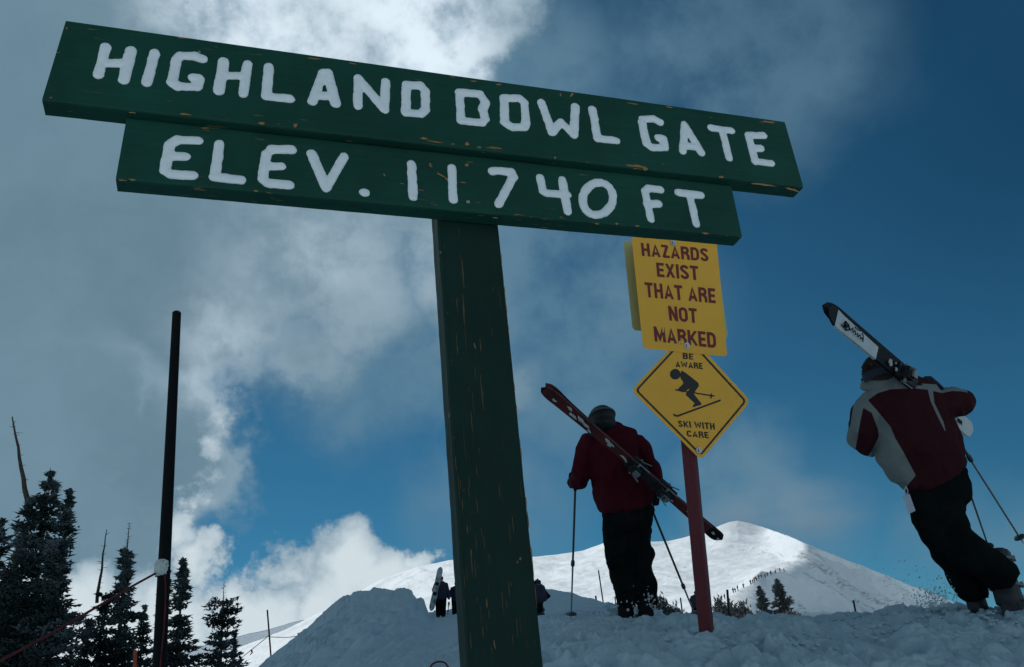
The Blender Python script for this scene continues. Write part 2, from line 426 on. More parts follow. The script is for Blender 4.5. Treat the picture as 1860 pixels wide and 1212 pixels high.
M_bindmetal = mat('binding_metal', (0.22, 0.24, 0.25), rough=0.4, metal=0.5)
M_alu = mat('pole_aluminium', (0.22, 0.24, 0.25), rough=0.35, metal=0.7)
M_poledark = mat('pole_dark', (0.03, 0.033, 0.036), rough=0.4)
M_pass = mat('pass_paper', (0.42, 0.50, 0.58), rough=0.5)
M_navy = mat('navy_jacket', (0.016, 0.020, 0.045), rough=0.85)
M_board = mat('snowboard_base', (0.38, 0.44, 0.45), rough=0.4, var=(0.12, 0.15, 0.15), vscale=4, vcut=(0.5, 0.56))
M_hiker = mat('dark_hiker_clothes', (0.03, 0.03, 0.035), rough=0.9)
M_redcap = mat('red_cap', (0.20, 0.02, 0.02), rough=0.8)

def snow_mat(name, col, col2, bump, bscale, vscale, tundra=False, stretch=(1, 1, 1)):
    m = mat(name, col, rough=0.7, spec=0.25, var=col2, vscale=vscale, bump=bump, bscale=bscale, bdetail=10, vstretch=stretch)
    if tundra:
        nt = m.node_tree; N = nt.nodes; L = nt.links; b = N['Principled BSDF']
        src = b.inputs['Base Color'].links[0].from_socket
        att = N.new('ShaderNodeAttribute'); att.attribute_name = 'tundra'
        mx = N.new('ShaderNodeMix'); mx.data_type = 'RGBA'; L.new(att.outputs['Fac'], mx.inputs[0]); L.new(src, mx.inputs[6]); mx.inputs[7].default_value = (0.075, 0.075, 0.065, 1)
        L.new(mx.outputs[2], b.inputs['Base Color'])
    return m
M_snow = snow_mat('shaded_trodden_snow', (0.42, 0.545, 0.60), (0.50, 0.62, 0.665), 0.010, 28, 1.2)  # shade on the near bank put into the colour, darker and bluer than open snow
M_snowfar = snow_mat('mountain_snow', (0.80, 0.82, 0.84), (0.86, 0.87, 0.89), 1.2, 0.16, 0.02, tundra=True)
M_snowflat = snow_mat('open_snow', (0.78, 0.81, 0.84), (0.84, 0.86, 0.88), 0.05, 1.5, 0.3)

# ------------------------------------------------------------------ terrain
def interp_cols(cols, xs):
    """cols: {px: [(py, depth), ...]} same knot count; gives arrays [x][knot]"""
    k = sorted(cols); n = len(cols[k[0]])
    Y = np.array([[cols[c][j][0] for j in range(n)] for c in k], float); D = np.log(np.array([[cols[c][j][1] for j in range(n)] for c in k], float))
    def itp(A):
        out = np.empty((len(xs), n))
        for j in range(n): out[:, j] = np.interp(xs, k, A[:, j])
        return out
    return itp(Y), itp(D)
def terrain(cols, xs, rows, crest=None, smooth=0):
    Y, D = interp_cols(cols, xs); n = Y.shape[1]
    if smooth:
        kx = np.arange(-2 * smooth, 2 * smooth + 1); kw = np.exp(-(kx / smooth) ** 2); kw /= kw.sum()
        for A in (Y, D):
            for j in range(n): A[:, j] = np.convolve(np.pad(A[:, j], 2 * smooth, mode='edge'), kw, mode='valid')
    if crest is not None:
        cx = [c[0] for c in crest]; cy = [c[1] for c in crest]
        Y[:, -1] = np.interp(xs, cx, cy)
        if cols is NEAR: Y[:, -1] += np.where((xs > 540) & (xs < 790), vnoise(xs / 6, xs * 0, None, 77) * 1.5 + vnoise(xs / 2.6, xs * 0, None, 78) * 0.8, vnoise(xs / 8, xs * 0, None, 79) * np.where(xs > 1090, 1.4, 0.3))
        for j in range(n - 2, -1, -1): Y[:, j] = np.maximum(Y[:, j], Y[:, j + 1] + 1.0)
    t = np.linspace(0, n - 1, rows)
    i0 = np.minimum(t.astype(int), n - 2); f = t - i0
    PY = Y[:, i0] * (1 - f) + Y[:, i0 + 1] * f; PD = np.exp(D[:, i0] * (1 - f) + D[:, i0 + 1] * f)
    PX = np.repeat(np.asarray(xs, float)[:, None], rows, 1)
    P = EYE + PD[..., None] * (_F + ((PX - W0 / 2) / FPX)[..., None] * _R - ((PY - H0 / 2) / FPX)[..., None] * _U)
    return P, PX, PY, PD
def grid_faces(nx, ny):
    i, j = np.meshgrid(np.arange(nx - 1), np.arange(ny - 1), indexing='ij'); a = (i * ny + j).ravel()
    return np.stack([a, a + ny, a + ny + 1, a + 1], 1)
def add_back(P, steps):
    """rows that fall away behind the crest"""
    rows = [P]
    last = P[:, -1]; h = last - EYE; h[:, 2] = 0; h /= np.linalg.norm(h, axis=1)[:, None]
    for (run, dz) in steps:
        q = last + h * run; q[:, 2] = q[:, 2] + dz; rows.append(q[:, None])
    return np.concatenate(rows, 1)

# open snow all round, the sunlit flat the photographer stands on
def make_flat():
    rs = [0, 1, 2, 3, 4, 6, 9, 14, 22, 35, 60, 110, 220, 500, 1000, 1500, 1900]; n = 72; V = []; F = []
    for i, r in enumerate(rs):
        for k in range(n):
            a = 2 * math.pi * k / n; z = 0.06 * math.sin(3 * a + r) + 0.05 * math.cos(5 * a - r) - (2.0 if r > 20 else 0.0) * min(1, (r - 20) / 60 if r > 20 else 0)
            V.append((r * math.sin(a), r * math.cos(a), z))
    for i in range(len(rs) - 1):
        for k in range(n): F.append((i * n + k, (i + 1) * n + k, (i + 1) * n + (k + 1) % n, i * n + (k + 1) % n))
    return mesh(V, F)
tag(link('snow_ground', make_flat(), M_snowflat, smooth=True), kind='structure')

CREST = [(-900, 1500), (-200, 1400), (200, 1320), (400, 1250), (450, 1228), (500, 1190), (530, 1163), (560, 1137), (585, 1115), (610, 1092), (625, 1084), (645, 1077), (668, 1075), (680, 1071), (692, 1073),
         (715, 1076), (728, 1071), (738, 1071), (748, 1077), (754, 1088), (760, 1087), (770, 1090), (773, 1101), (778, 1112), (784, 1113), (790, 1109), (805, 1110), (820, 1106), (860, 1090), (985, 1071), (1002, 1071), (1040, 1078),
         (1068, 1087), (1085, 1090), (1100, 1094), (1112, 1099), (1125, 1097), (1146, 1096), (1160, 1104), (1176, 1110), (1186, 1106), (1199, 1107), (1208, 1115), (1241, 1118), (1264, 1115), (1278, 1116), (1300, 1112), (1320, 1120), (1348, 1125),
         (1362, 1117), (1370, 1114), (1387, 1110), (1401, 1116), (1448, 1118), (1487, 1120), (1515, 1117), (1543, 1113), (1571, 1110), (1599, 1113), (1625, 1106), (1655, 1102), (1680, 1103), (1700, 1099), (1738, 1100), (1758, 1109),
         (1775, 1103), (1797, 1107), (1837, 1106), (1850, 1092), (1862, 1081), (1900, 1076), (2100, 1060), (2600, 1010), (3200, 950)]
NEAR = {
    -900: [(2700, 1.6), (1700, 3.8), (1640, 6), (1600, 9), (1560, 16), (1500, 24)],
    200: [(2500, 1.8), (1500, 3.8), (1430, 5), (1390, 8), (1350, 14), (1320, 24)],
    450: [(2400, 2.0), (1420, 3.8), (1330, 5), (1290, 8), (1260, 14), (1228, 22)],
    530: [(2400, 2.0), (1400, 3.8), (1300, 5), (1250, 9), (1210, 15), (1163, 23)],
    645: [(2400, 2.0), (1380, 3.8), (1260, 5), (1200, 9), (1140, 17), (1077, 24)],
    745: [(2400, 2.0), (1370, 3.8), (1240, 5), (1190, 9), (1140, 18), (1077, 25)],
    778: [(2400, 2.0), (1360, 3.8), (1230, 5), (1180, 9), (1145, 18), (1112, 44)],
    860: [(2400, 2.0), (1350, 3.8), (1225, 4.8), (1170, 7), (1135, 16), (1090, 46)],
    985: [(2400, 2.0), (1340, 3.8), (1220, 4.5), (1165, 5.8), (1128, 9), (1071, 46)],
    1045: [(2400, 2.0), (1340, 3.8), (1215, 4.3), (1160, 5.4), (1120, 7.2), (1079, 38)],
    1098: [(2400, 2.0), (1340, 3.8), (1210, 4.2), (1160, 5.0), (1120, 6.9), (1093, 34)],
    1113: [(2400, 2.0), (1340, 3.8), (1210, 4.2), (1160, 5.0), (1120, 6.9), (1099, 9)],
    1170: [(2400, 2.0), (1335, 3.7), (1210, 4.2), (1160, 4.9), (1126, 6.3), (1106, 8.2)],
    1300: [(2400, 2.0), (1330, 3.6), (1210, 4.0), (1150, 4.6), (1130, 5.6), (1116, 7.5)],
    1500: [(2300, 2.0), (1320, 3.5), (1210, 3.9), (1165, 4.6), (1138, 5.4), (1118, 6.6)],
    1700: [(2300, 2.0), (1310, 3.4), (1200, 3.9), (1160, 4.5), (1130, 5.0), (1099, 6.0)],
    1860: [(2300, 2.0), (1300, 3.4), (1200, 3.9), (1155, 4.5), (1125, 5.0), (1081, 6.0)],
    3200: [(2300, 2.0), (1200, 3.4), (1100, 3.9), (1050, 4.5), (1000, 5.0), (950, 6.0)]}
def make_near():
    xs = np.concatenate([np.linspace(-900, 380, 90, endpoint=False), np.arange(380, 1900, 1.6), np.linspace(1900, 3200, 70)])
    P, PX, PY, PD = terrain(NEAR, xs, 360, CREST, smooth=11)
    PXc = PX.copy()
    P = add_back(P, [(0.35, -0.03), (1.2, -0.5), (4, -1.2), (10, -2.2), (40, -4.0)])
    d = np.linalg.norm(P - EYE, axis=2)
    x, y = P[..., 0], P[..., 1]
    # clods: coarse lumps, finer lumps and footprints, stronger on the churned-up right-hand bank
    churn = np.clip((x + 0.4) / 1.2, 0.55, 1.15) * np.clip((14 - d) / 5, 0.12, 1.0)
    lump = np.abs(fbm(x * 2.4, y * 2.4, None, 2, 0.5, 3)) * 0.050 + np.abs(vnoise(x * 7, y * 7, None, 7)) * 0.034 + np.abs(vnoise(x * 17, y * 17, None, 9)) * 0.020 + np.abs(vnoise(x * 37, y * 37, None, 19)) * 0.009
    roll = fbm(x * 0.5, y * 0.5, None, 3, 0.5, 13) * 0.03
    far = (fbm(x * 0.8, y * 0.8, None, 3, 0.5, 21) * 0.11 + np.abs(vnoise(x * 2.5, y * 2.5, None, 23)) * 0.05) * np.clip((d - 9) / 8, 0, 1)
    pxx = np.concatenate([PXc, np.repeat(PXc[:, -1:], P.shape[1] - PXc.shape[1], 1)], 1)
    mound = np.clip((790 - pxx) / 40, 0.12, 1); mound[:, PXc.shape[1] - 60:] *= np.linspace(1, .25, 60 + P.shape[1] - PXc.shape[1])[None, :]
    far = far * mound + (np.abs(vnoise(x * 1.9, y * 1.9, None, 91)) * .16 + np.abs(vnoise(x * 4.5, y * 4.5, None, 92)) * .08 + np.abs(vnoise(x * 10, y * 10, None, 93)) * .035) * mound * np.clip((d - 7) / 6, 0, 1)
    rp = random.Random(77)
    for i in range(46):
        q = pt(rp.uniform(930, 1840), rp.uniform(1135, 1215), 4.0 + 1.6 * rp.random()); a_ = rp.uniform(-.5, .5); ca, sa = math.cos(a_), math.sin(a_)
        dx, dy = x - q[0], y - q[1]; e_ = ((dx * ca - dy * sa) / .055) ** 2 + ((dx * sa + dy * ca) / .13) ** 2
        P[..., 2] -= .055 * np.exp(-e_ ** 1.5) - .02 * np.exp(-((e_ - 2.2) / .9) ** 2)
    P[..., 2] += (lump - 0.05) * churn + roll + far * np.clip((60 - d) / 30, 0, 1)
    nx, ny = P.shape[:2]
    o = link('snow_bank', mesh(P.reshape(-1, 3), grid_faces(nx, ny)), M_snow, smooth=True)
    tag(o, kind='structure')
make_near()

# crumbled lumps lying on the bank top
def make_clods():
    rnd = random.Random(5); mb = MB()
    for i in range(420):
        px = rnd.uniform(1080, 1880); k = rnd.random()
        cy = np.interp(px, [c[0] for c in CREST], [c[1] for c in CREST]); py = cy + 2 + k * k * 60
        Y, D = interp_cols(NEAR, [px]); dd = math.exp(np.interp(-py, -Y[0], D[0]))
        r = rnd.uniform(0.008, 0.030) * (1 - 0.3 * k)
        c = pt(px, py, dd) + np.array([0, 0, -0.2 * r])
        v, f = sphere(c, r, 7, 5)
        s = rnd.random() * 50
        v = [c + (np.array(p) - c) * (1 + 0.5 * mnoise.noise(Vector((np.array(p) - c) / r * 1.1) + Vector((s, s, s)))) * np.array([1, 1, 0.6]) for p in v]
        mb.add(v, f)
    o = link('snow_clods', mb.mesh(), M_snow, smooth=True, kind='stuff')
    tag(o, 'crumbly clods of loose snow scattered along the top of the near bank', 'snow')
make_clods()

MCREST = [(-600, 1330), (340, 1195), (430, 1181), (480, 1162), (520, 1147), (560, 1125), (600, 1103), (640, 1083), (670, 1065), (700, 1050), (730, 1040), (760, 1030), (790, 1024), (815, 1018), (900, 1014), (975, 1011), (1010, 1008), (1060, 1000), (1085, 991), (1100, 985),
          (1140, 984), (1180, 985), (1215, 983), (1240, 977), (1262, 971), (1290, 962), (1310, 953), (1325, 948), (1340, 946), (1360, 950), (1400, 962), (1450, 981), (1500, 1001), (1560, 1025), (1600, 1041), (1640, 1057), (1680, 1071), (1720, 1088), (1760, 1106), (1860, 1140), (2600, 1300)]
MT = {
    -600: [(1500, 150), (1420, 300), (1400, 360), (1390, 420), (1360, 560), (1330, 700)],
    400: [(1380, 150), (1230, 350), (1215, 430), (1205, 500), (1195, 600), (1186, 700)],
    640: [(1340, 150), (1180, 320), (1150, 400), (1125, 500), (1105, 620), (1083, 760)],
    815: [(1340, 150), (1160, 300), (1120, 380), (1085, 500), (1050, 650), (1018, 800)],
    1000: [(1330, 150), (1150, 280), (1110, 370), (1070, 490), (1040, 650), (1009, 820)],
    1180: [(1320, 150), (1145, 260), (1105, 350), (1060, 480), (1020, 640), (985, 850)],
    1290: [(1320, 150), (1120, 250), (1096, 290), (1085, 400), (1020, 620), (962, 880)],
    1340: [(1320, 150), (1115, 260), (1077, 320), (1074, 430), (1010, 660), (946, 900)],
    1370: [(1320, 150), (1115, 280), (1050, 360), (1047, 450), (1000, 700), (952, 900)],
    1400: [(1320, 150), (1115, 320), (1036, 400), (1032, 480), (1010, 640), (962, 880)],
    1430: [(1320, 150), (1115, 375), (1050, 425), (1027, 450), (1022, 480), (974, 540)],
    1470: [(1320, 150), (1115, 400), (1060, 440), (1035, 462), (1015, 480), (988, 510)],
    1600: [(1320, 150), (1130, 430), (1100, 465), (1080, 485), (1060, 505), (1041, 525)],
    1760: [(1330, 150), (1180, 520), (1160, 545), (1140, 560), (1120, 575), (1106, 590)],
    2600: [(1480, 150), (1360, 700), (1340, 720), (1330, 740), (1315, 750), (1300, 760)]}
def make_mountain():
    xs = np.concatenate([np.linspace(-600, 380, 60, endpoint=False), np.arange(380, 1880, 2.4), np.linspace(1880, 2600, 40)])
    cols = {}
    for px, kn in MT.items():                                   # the left flank turns away towards the left
        g = 1 + max(0, min(900, 1340 - px)) / 700 * .50
        if px > 1430: g = math.exp((min(px, 1900) - 1430) / 1593 * .9)
        cols[px] = [(y, dd * (1 if j == 0 else g)) for j, (y, dd) in enumerate(kn)]
    P, PX, PY, PD = terrain(cols, xs, 300, MCREST, smooth=10)
    n0 = P.shape[1]
    P = add_back(P, [(6, -1), (40, -20), (200, -120), (500, -300)])
    x, y = P[..., 0], P[..., 1]
    r = np.linalg.norm(P[..., :2], axis=2)
    amp = np.ones_like(r); amp[:, n0 - 12:n0] = np.linspace(1, 0.12, 12); amp[:, n0:] = 0.1
    a = fbm(x / 60, y / 60, None, 5, 0.5, 31) * 3.2 + (1 - 2 * np.abs(fbm(x / 26 + y / 90, y / 120, None, 4, 0.5, 41))) * 1.0 + fbm(x / 9 + y / 40, y / 30, None, 3, .5, 45) * .35
    P[..., 2] += a * amp * np.clip(r / 600, 0.15, 1.0)
    nx, ny = P.shape[:2]
    me = mesh(P.reshape(-1, 3), grid_faces(nx, ny))
    # bare windswept ground: streaks running down the right-hand face
    tm = np.zeros((nx, ny)); u, v = PX, PY
    def band(x0, y0, x1, y1, w, amp):
        t = np.clip(((u - x0) * (x1 - x0) + (v - y0) * (y1 - y0)) / ((x1 - x0) ** 2 + (y1 - y0) ** 2), 0, 1)
        dist = np.hypot(u - x0 - t * (x1 - x0), v - y0 - t * (y1 - y0)); return amp * np.clip(1 - dist / w, 0, 1)
    b = np.maximum.reduce([band(1450, 1005, 1640, 1112, 17, .95), band(1540, 1060, 1720, 1120, 14, .7), band(1600, 1055, 1740, 1110, 12, .55), band(1460, 1045, 1590, 1103, 5, 1.0), band(1425, 1088, 1462, 1112, 12, .9), band(1370, 1060, 1395, 1085, 10, .7), band(1420,1010,1436,1030,8,.9), band(1325,990,1400,1006,7,.5), band(1000,1035,1020,1050,5,.5), band(780, 1040, 840, 1110, 25, .3)])
    nz_ = fbm(u / 5 - v / 4, v / 2.2, None, 4, 0.65, 51) * 0.6 + 0.5
    tm[:, :n0] = np.clip((b * 0.9 + nz_ * 0.9 - 1.05) * 1.1, 0, 0.55)
    at = me.attributes.new('tundra', 'FLOAT', 'POINT'); at.data.foreach_set('value', tm.astype(np.float32).ravel())
    tag(link('mountain', me, M_snowfar, smooth=True), kind='structure')
make_mountain()

def make_farridge():
    xs = np.linspace(-500, 760, 300)
    cols = {-500: [(1500, 1260), (1400, 1300), (1330, 1340)], 340: [(1320, 1280), (1230, 1300), (1180, 1320)], 540: [(1300, 1280), (1170, 1300), (1129, 1320)], 760: [(1300, 1280), (1140, 1300), (1085, 1320)]}
    P, PX, PY, PD = terrain(cols, xs, 60, [(-500, 1330), (100, 1232), (250, 1204), (340, 1182), (372, 1172), (400, 1164), (440, 1154), (470, 1147), (505, 1139), (540, 1129), (600, 1120), (760, 1085)])
    P = add_back(P, [(10, -2), (200, -150)])
    x, y = P[..., 0], P[..., 1]
    P[..., 2] += fbm(x / 20, y / 20, None, 4, 0.5, 61) * 0.9
    nx, ny = P.shape[:2]
    tag(link('ridge', mesh(P.reshape(-1, 3), grid_faces(nx, ny)), M_snowfar, smooth=True), kind='structure')
make_farridge()

# snow blown off the summit
def make_plume():
    v, f = ellipsoid(pt(1425, 935, 870), (_R0 * 120, np.array([0, 55.0, 0]), np.array([-22, 0, 46.0])), 28, 16)
    m = bpy.data.materials.new('blowing_snow'); m.use_nodes = True; nt = m.node_tree; N = nt.nodes; L = nt.links; N.clear()
    pv = N.new('ShaderNodeVolumePrincipled'); pv.inputs['Color'].default_value = (0.85, 0.92, 1.0, 1)
    tc = N.new('ShaderNodeTexCoord'); ds = N.new('ShaderNodeVectorMath'); ds.operation = 'DISTANCE'; L.new(tc.outputs['Generated'], ds.inputs[0]); ds.inputs[1].default_value = (.5, .5, .5)
    mr = N.new('ShaderNodeMapRange'); mr.interpolation_type = 'SMOOTHSTEP'; L.new(ds.outputs['Value'], mr.inputs[0]); mr.inputs[1].default_value = 0.47; mr.inputs[2].default_value = 0.05; mr.inputs[3].default_value = 0; mr.inputs[4].default_value = 1
    nz = N.new('ShaderNodeTexNoise'); nz.inputs['Scale'].default_value = 3.2; nz.inputs['Detail'].default_value = 4; L.new(tc.outputs['Generated'], nz.inputs['Vector'])
    nr = N.new('ShaderNodeMapRange'); L.new(nz.outputs['Fac'], nr.inputs[0]); nr.inputs[1].default_value = .34; nr.inputs[2].default_value = .66; nr.inputs[4].default_value = 0.022
    mu = N.new('ShaderNodeMath'); mu.operation = 'MULTIPLY'; L.new(mr.outputs[0], mu.inputs[0]); L.new(nr.outputs[0], mu.inputs[1]); L.new(mu.outputs[0], pv.inputs['Density'])
    o_ = N.new('ShaderNodeOutputMaterial'); L.new(pv.outputs[0], o_.inputs['Volume'])
    tag(link('blowing_snow', MB().add(v, f).mesh(), m), 'faint plume of snow blowing off the far summit to the right', 'snow', kind='stuff')
make_plume()

# unseen cloud mesh above the picture, added and sized to shade bank and skiers
def make_shade_cloud():
    alt = 450.0; k = alt / math.tan(SUN_ELEV)
    c = np.array([0 + k * math.sin(SUN_AZ), 40 + k * math.cos(SUN_AZ), alt])
    rnd = random.Random(3); parts = [ellipsoid(c, ((52, 0, 0), (0, 40, 0), (0, 0, 9)), 24, 12)]
    for i in range(26):
        a = rnd.uniform(0, 6.28); q = rnd.uniform(0.2, 0.85)
        r = rnd.uniform(9, 15)
        parts.append(ellipsoid(c + np.array([44 * q * math.cos(a), 33 * q * math.sin(a), rnd.uniform(0, 8)]), ((r * 1.3, 0, 0), (0, r * .8, 0), (0, 0, r * .8)), 14, 9))
    me = fused(parts, 2.6, 3, 1.2, 0.06, seed=5)
    tag(link('shade_cloud', me, mat('cloud_white', (0.85, 0.87, 0.9), rough=1.0, spec=0.0)), kind='structure')
make_shade_cloud()

# ------------------------------------------------------------------ the timber sign
XB = unit(ray(5852, 845) - 0); XB = unit(np.array([XB[0], XB[1], 0]))
NB = np.cross(XB, np.array([0, 0, 1.0]))              # towards the viewer
if np.dot(NB, _F) > 0: NB = -NB
ZB = np.array([0, 0, 1.0])
O_SIGN = pt(844, 330, 2.55)
def board_pt(px, py, lift=0.0):
    r = ray(px, py); t = np.dot(O_SIGN + NB * lift - EYE, NB) / np.dot(r, NB); return EYE + r * t
def board_uv(px, py, lift=0.0):
    p = board_pt(px, py, lift) - O_SIGN; return float(p @ XB), float(p @ ZB)
RB = Matrix((tuple(XB) , tuple(-NB), tuple(ZB))).transposed().to_4x4()    # local x along the board, local y away from the viewer

post_root = empty('trail_sign', (O_SIGN[0], O_SIGN[1], 0.0), 'big dark green timber sign with white capitals on two boards and a thick post', 'sign')

def local_part(name, me, mats, parent, origin, smooth=False, kind=None, label=None):
    for m in (mats if isinstance(mats, (list, tuple)) else [mats]): me.materials.append(m)
    o = bpy.data.objects.new(name, me); COL.objects.link(o)
    if smooth: me.shade_smooth()
    o.parent = parent
    w = Matrix.Translation(tuple(origin)) @ RB
    if parent.parent is None: o.matrix_parent_inverse = Matrix.Translation(parent.location).inverted(); o.matrix_world = w; o.matrix_basis = w
    if kind: o['kind'] = kind
    if label: o['label'] = label
    return o
def timber(x0, x1, z0, z1, depth, seg=0.012, seed=0, cut=(0, 0), along='X', chamf=0.006):
    """a sawn timber: box with eased, slightly nibbled edges; y from 0 (face) to depth"""
    nx = max(2, int((x1 - x0) / seg)); nz = max(2, int((z1 - z0) / seg)); V = []; E = []
    prof = []
    # cross-section loop of the long direction
    if along == 'X':
        a0, a1, b0, b1, n = z0, z1, 0.0, depth, nx
    else:
        a0, a1, b0, b1, n = x0, x1, 0.0, depth, nz
    c = chamf
    sec = [(a0, b0 + c), (a0 + c * .3, b0 + c * .3), (a0 + c, b0)] + [(a0 + c + (a1 - a0 - 2 * c) * k / 8, b0) for k in range(1, 8)] + [(a1 - c, b0), (a1 - c * .3, b0 + c * .3), (a1, b0 + c), (a1, (b0 + b1) / 2), (a1, b1 - c), (a1 - c, b1), ((a0 + a1) / 2, b1), (a0 + c, b1), (a0, b1 - c), (a0, (b0 + b1) / 2)]
    m = len(sec); e = [1, 1, 1, .25] + [0] * 5 + [.25, 1, 1, 1] + [.5] * (m - 13)
    for i in range(n + 1):
        t = i / n
        for j, (a, b) in enumerate(sec):
            w = mnoise.fractal(Vector((t * (x1 - x0 if along == 'X' else z1 - z0) * 14 + seed, a * 30, b * 30)), 1.0, 2.0, 3) * 0.0012
            w2 = mnoise.noise(Vector((t * 5 + seed, j * .1, 3))) * 0.0015
            aa = a + (w + w2) * (1 if e[j] else 0); bb = b + w * (e[j])
            if along == 'X': V.append((x0 + (x1 - x0) * t + (cut[0] * (1 - t) + cut[1] * t) * (a - z0) / (z1 - z0), bb, aa))
            else: V.append((aa, bb, z0 + (z1 - z0) * t))
            E.append(max(e[j], 1.0 if i in (0, n) else 0))
    F = [(i * m + j, i * m + (j + 1) % m, (i + 1) * m + (j + 1) % m, (i + 1) * m + j) for i in range(n) for j in range(m)]
    F += [tuple(range(m)), tuple(n * m + j for j in range(m - 1, -1, -1))]
    me = mesh(V, F)
    bm = bmesh.new(); bm.from_mesh(me); bmesh.ops.recalc_face_normals(bm, faces=bm.faces); bm.to_mesh(me); bm.free()
    at = me.attributes.new('edge', 'FLOAT', 'POINT'); at.data.foreach_set('value', np.array(E, np.float32))
    return me
Tb = 0.066                                            # thickness of the upper board
REC = 0.028                                           # the lower board sits back under it
u0, zb = board_uv(76, 182); u0t, zt = board_uv(120, 37); u1, _ = board_uv(1460, 343); u1t, zt1 = board_uv(1425, 220)
upper = local_part('upper_board', timber(u0, u1, zb, (zt + zt1) / 2, Tb, cut=(u0t - u0, u1t - u1), seed=1), M_green, post_root, O_SIGN)
lu0, lzb = board_uv(210, 326, -REC); lu0t, _ = board_uv(228, 232, -REC); lu1, lzb1 = board_uv(1348, 430, -REC); lu1t, _ = board_uv(1331, 350, -REC)
ltop = zb - 0.001
lower = local_part('lower_board', timber(lu0, lu1, (lzb + lzb1) / 2, ltop, 0.062, cut=(lu0t - lu0, lu1t - lu1), seed=9), M_green, post_root, O_SIGN - NB * REC)
PREC = REC + 0.062 + 0.002
pa = board_uv(796, 392, -PREC)[0]; pb = board_uv(905, 403, -PREC)[0]; pc = board_uv(843, 1212, -PREC)[0]; pd = board_uv(988, 1212, -PREC)[0]
px0, px1 = (pa + pc) / 2 + 0.0, (pb + pd) / 2
postme = timber(px0 + 0.004, px1 + 0.002, -1.95, 0.16, 0.085, along='Z', seed=4, chamf=0.012)
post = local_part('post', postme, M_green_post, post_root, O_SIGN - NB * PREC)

def Z1(x, y): return (40 + x / 2.5135, 20 + y / 2.5135)
def Z2(x, y): return (740 + x / 2.4474, 100 + y / 2.4474)
P_ = lambda x, y: (x, y)
def ell(cx, cy, a, b, rot=0, n=20):
    return [(cx + a * math.cos(t) * math.cos(rot) - b * math.sin(t) * math.sin(rot), cy + a * math.cos(t) * math.sin(rot) + b * math.sin(t) * math.cos(rot)) for t in [2 * math.pi * k / n for k in range(n + 1)]]
UP = [(Z1, [[(383, 166), (348, 293)], [(498, 180), (466, 316)], [(372, 238), (482, 240)]]),
      (Z1, [[(606, 193), (570, 328)]]),
      (Z1, [[(822, 220), (790, 208), (722, 206), (706, 222), (685, 325), (712, 346), (800, 348), (808, 310), (782, 306)]]),
      (Z1, [[(921, 232), (899, 366)], [(1030, 245), (1010, 380)], [(912, 294), (1022, 300)]]),
      (Z1, [[(1127, 256), (1116, 390), (1222, 402)]]),
      (Z1, [[(1374, 284), (1325, 415)], [(1396, 284), (1432, 424)], [(1346, 388), (1414, 388)], [(1374, 284), (1396, 284)]]),
      (Z1, [[(1533, 436), (1535, 308), (1655, 450), (1660, 324)]]),
      (P_, [[(738, 155), (737, 205), (765, 207), (773, 199), (772, 165), (763, 156), (738, 155)]]),
      (Z2, [[(232, 168), (238, 292), (330, 302), (346, 285), (334, 244), (347, 212), (322, 175), (232, 168)]]),
      (Z2, [[(430, 192), (432, 300), (465, 322), (520, 322), (527, 300), (520, 212), (498, 193), (430, 192)]]),
      (Z2, [[(596, 213), (642, 344), (682, 298), (740, 356), (746, 232)]]),
      (Z2, [[(823, 243), (845, 372), (930, 382)]]),
      (Z2, [[(1122, 300), (1095, 285), (1045, 286), (1042, 300), (1063, 395), (1085, 412), (1143, 412), (1136, 374), (1116, 370)]]),
      (Z2, [[(1225, 428), (1232, 310), (1306, 436)], [(1230, 404), (1282, 410)]]),
      (Z2, [[(1350, 325), (1440, 337)], [(1398, 332), (1430, 458)]]),
      (Z2, [[(1582, 358), (1516, 358), (1546, 474), (1618, 482)], [(1530, 414), (1570, 416)]])]
LO = [(Z1, [[(803, 592), (710, 588), (675, 612), (652, 728), (680, 748), (780, 752)], [(680, 664), (745, 665)]]),
      (Z1, [[(902, 608), (880, 760), (998, 772)]]),
      (Z1, [[(1230, 635), (1140, 632), (1115, 655), (1098, 768), (1125, 788), (1218, 795)], [(1118, 710), (1182, 710)]]),
      (Z1, [[(1322, 654), (1388, 808), (1470, 666)]]),
      (Z1, [[(1561, 830), (1565, 830)]]),
      (Z1, [[(1778, 700), (1785, 850)]]),
      (Z2, [[(198, 502), (203, 644)]]),
      (Z2, [[(376, 518), (396, 514), (462, 522), (472, 540), (405, 664)]]),
      (Z2, [[(590, 546), (603, 606), (618, 615), (712, 622)], [(688, 556), (712, 696)]]),
      (Z2, [[p for p in ell(846, 640, 66, 74, 0.5)]]),
      (Z2, [[(1125, 600), (1072, 594), (1056, 606), (1082, 730)], [(1066, 664), (1114, 662)]]),
      (Z2, [[(1204, 612), (1303, 625)], [(1254, 620), (1284, 752)]])]
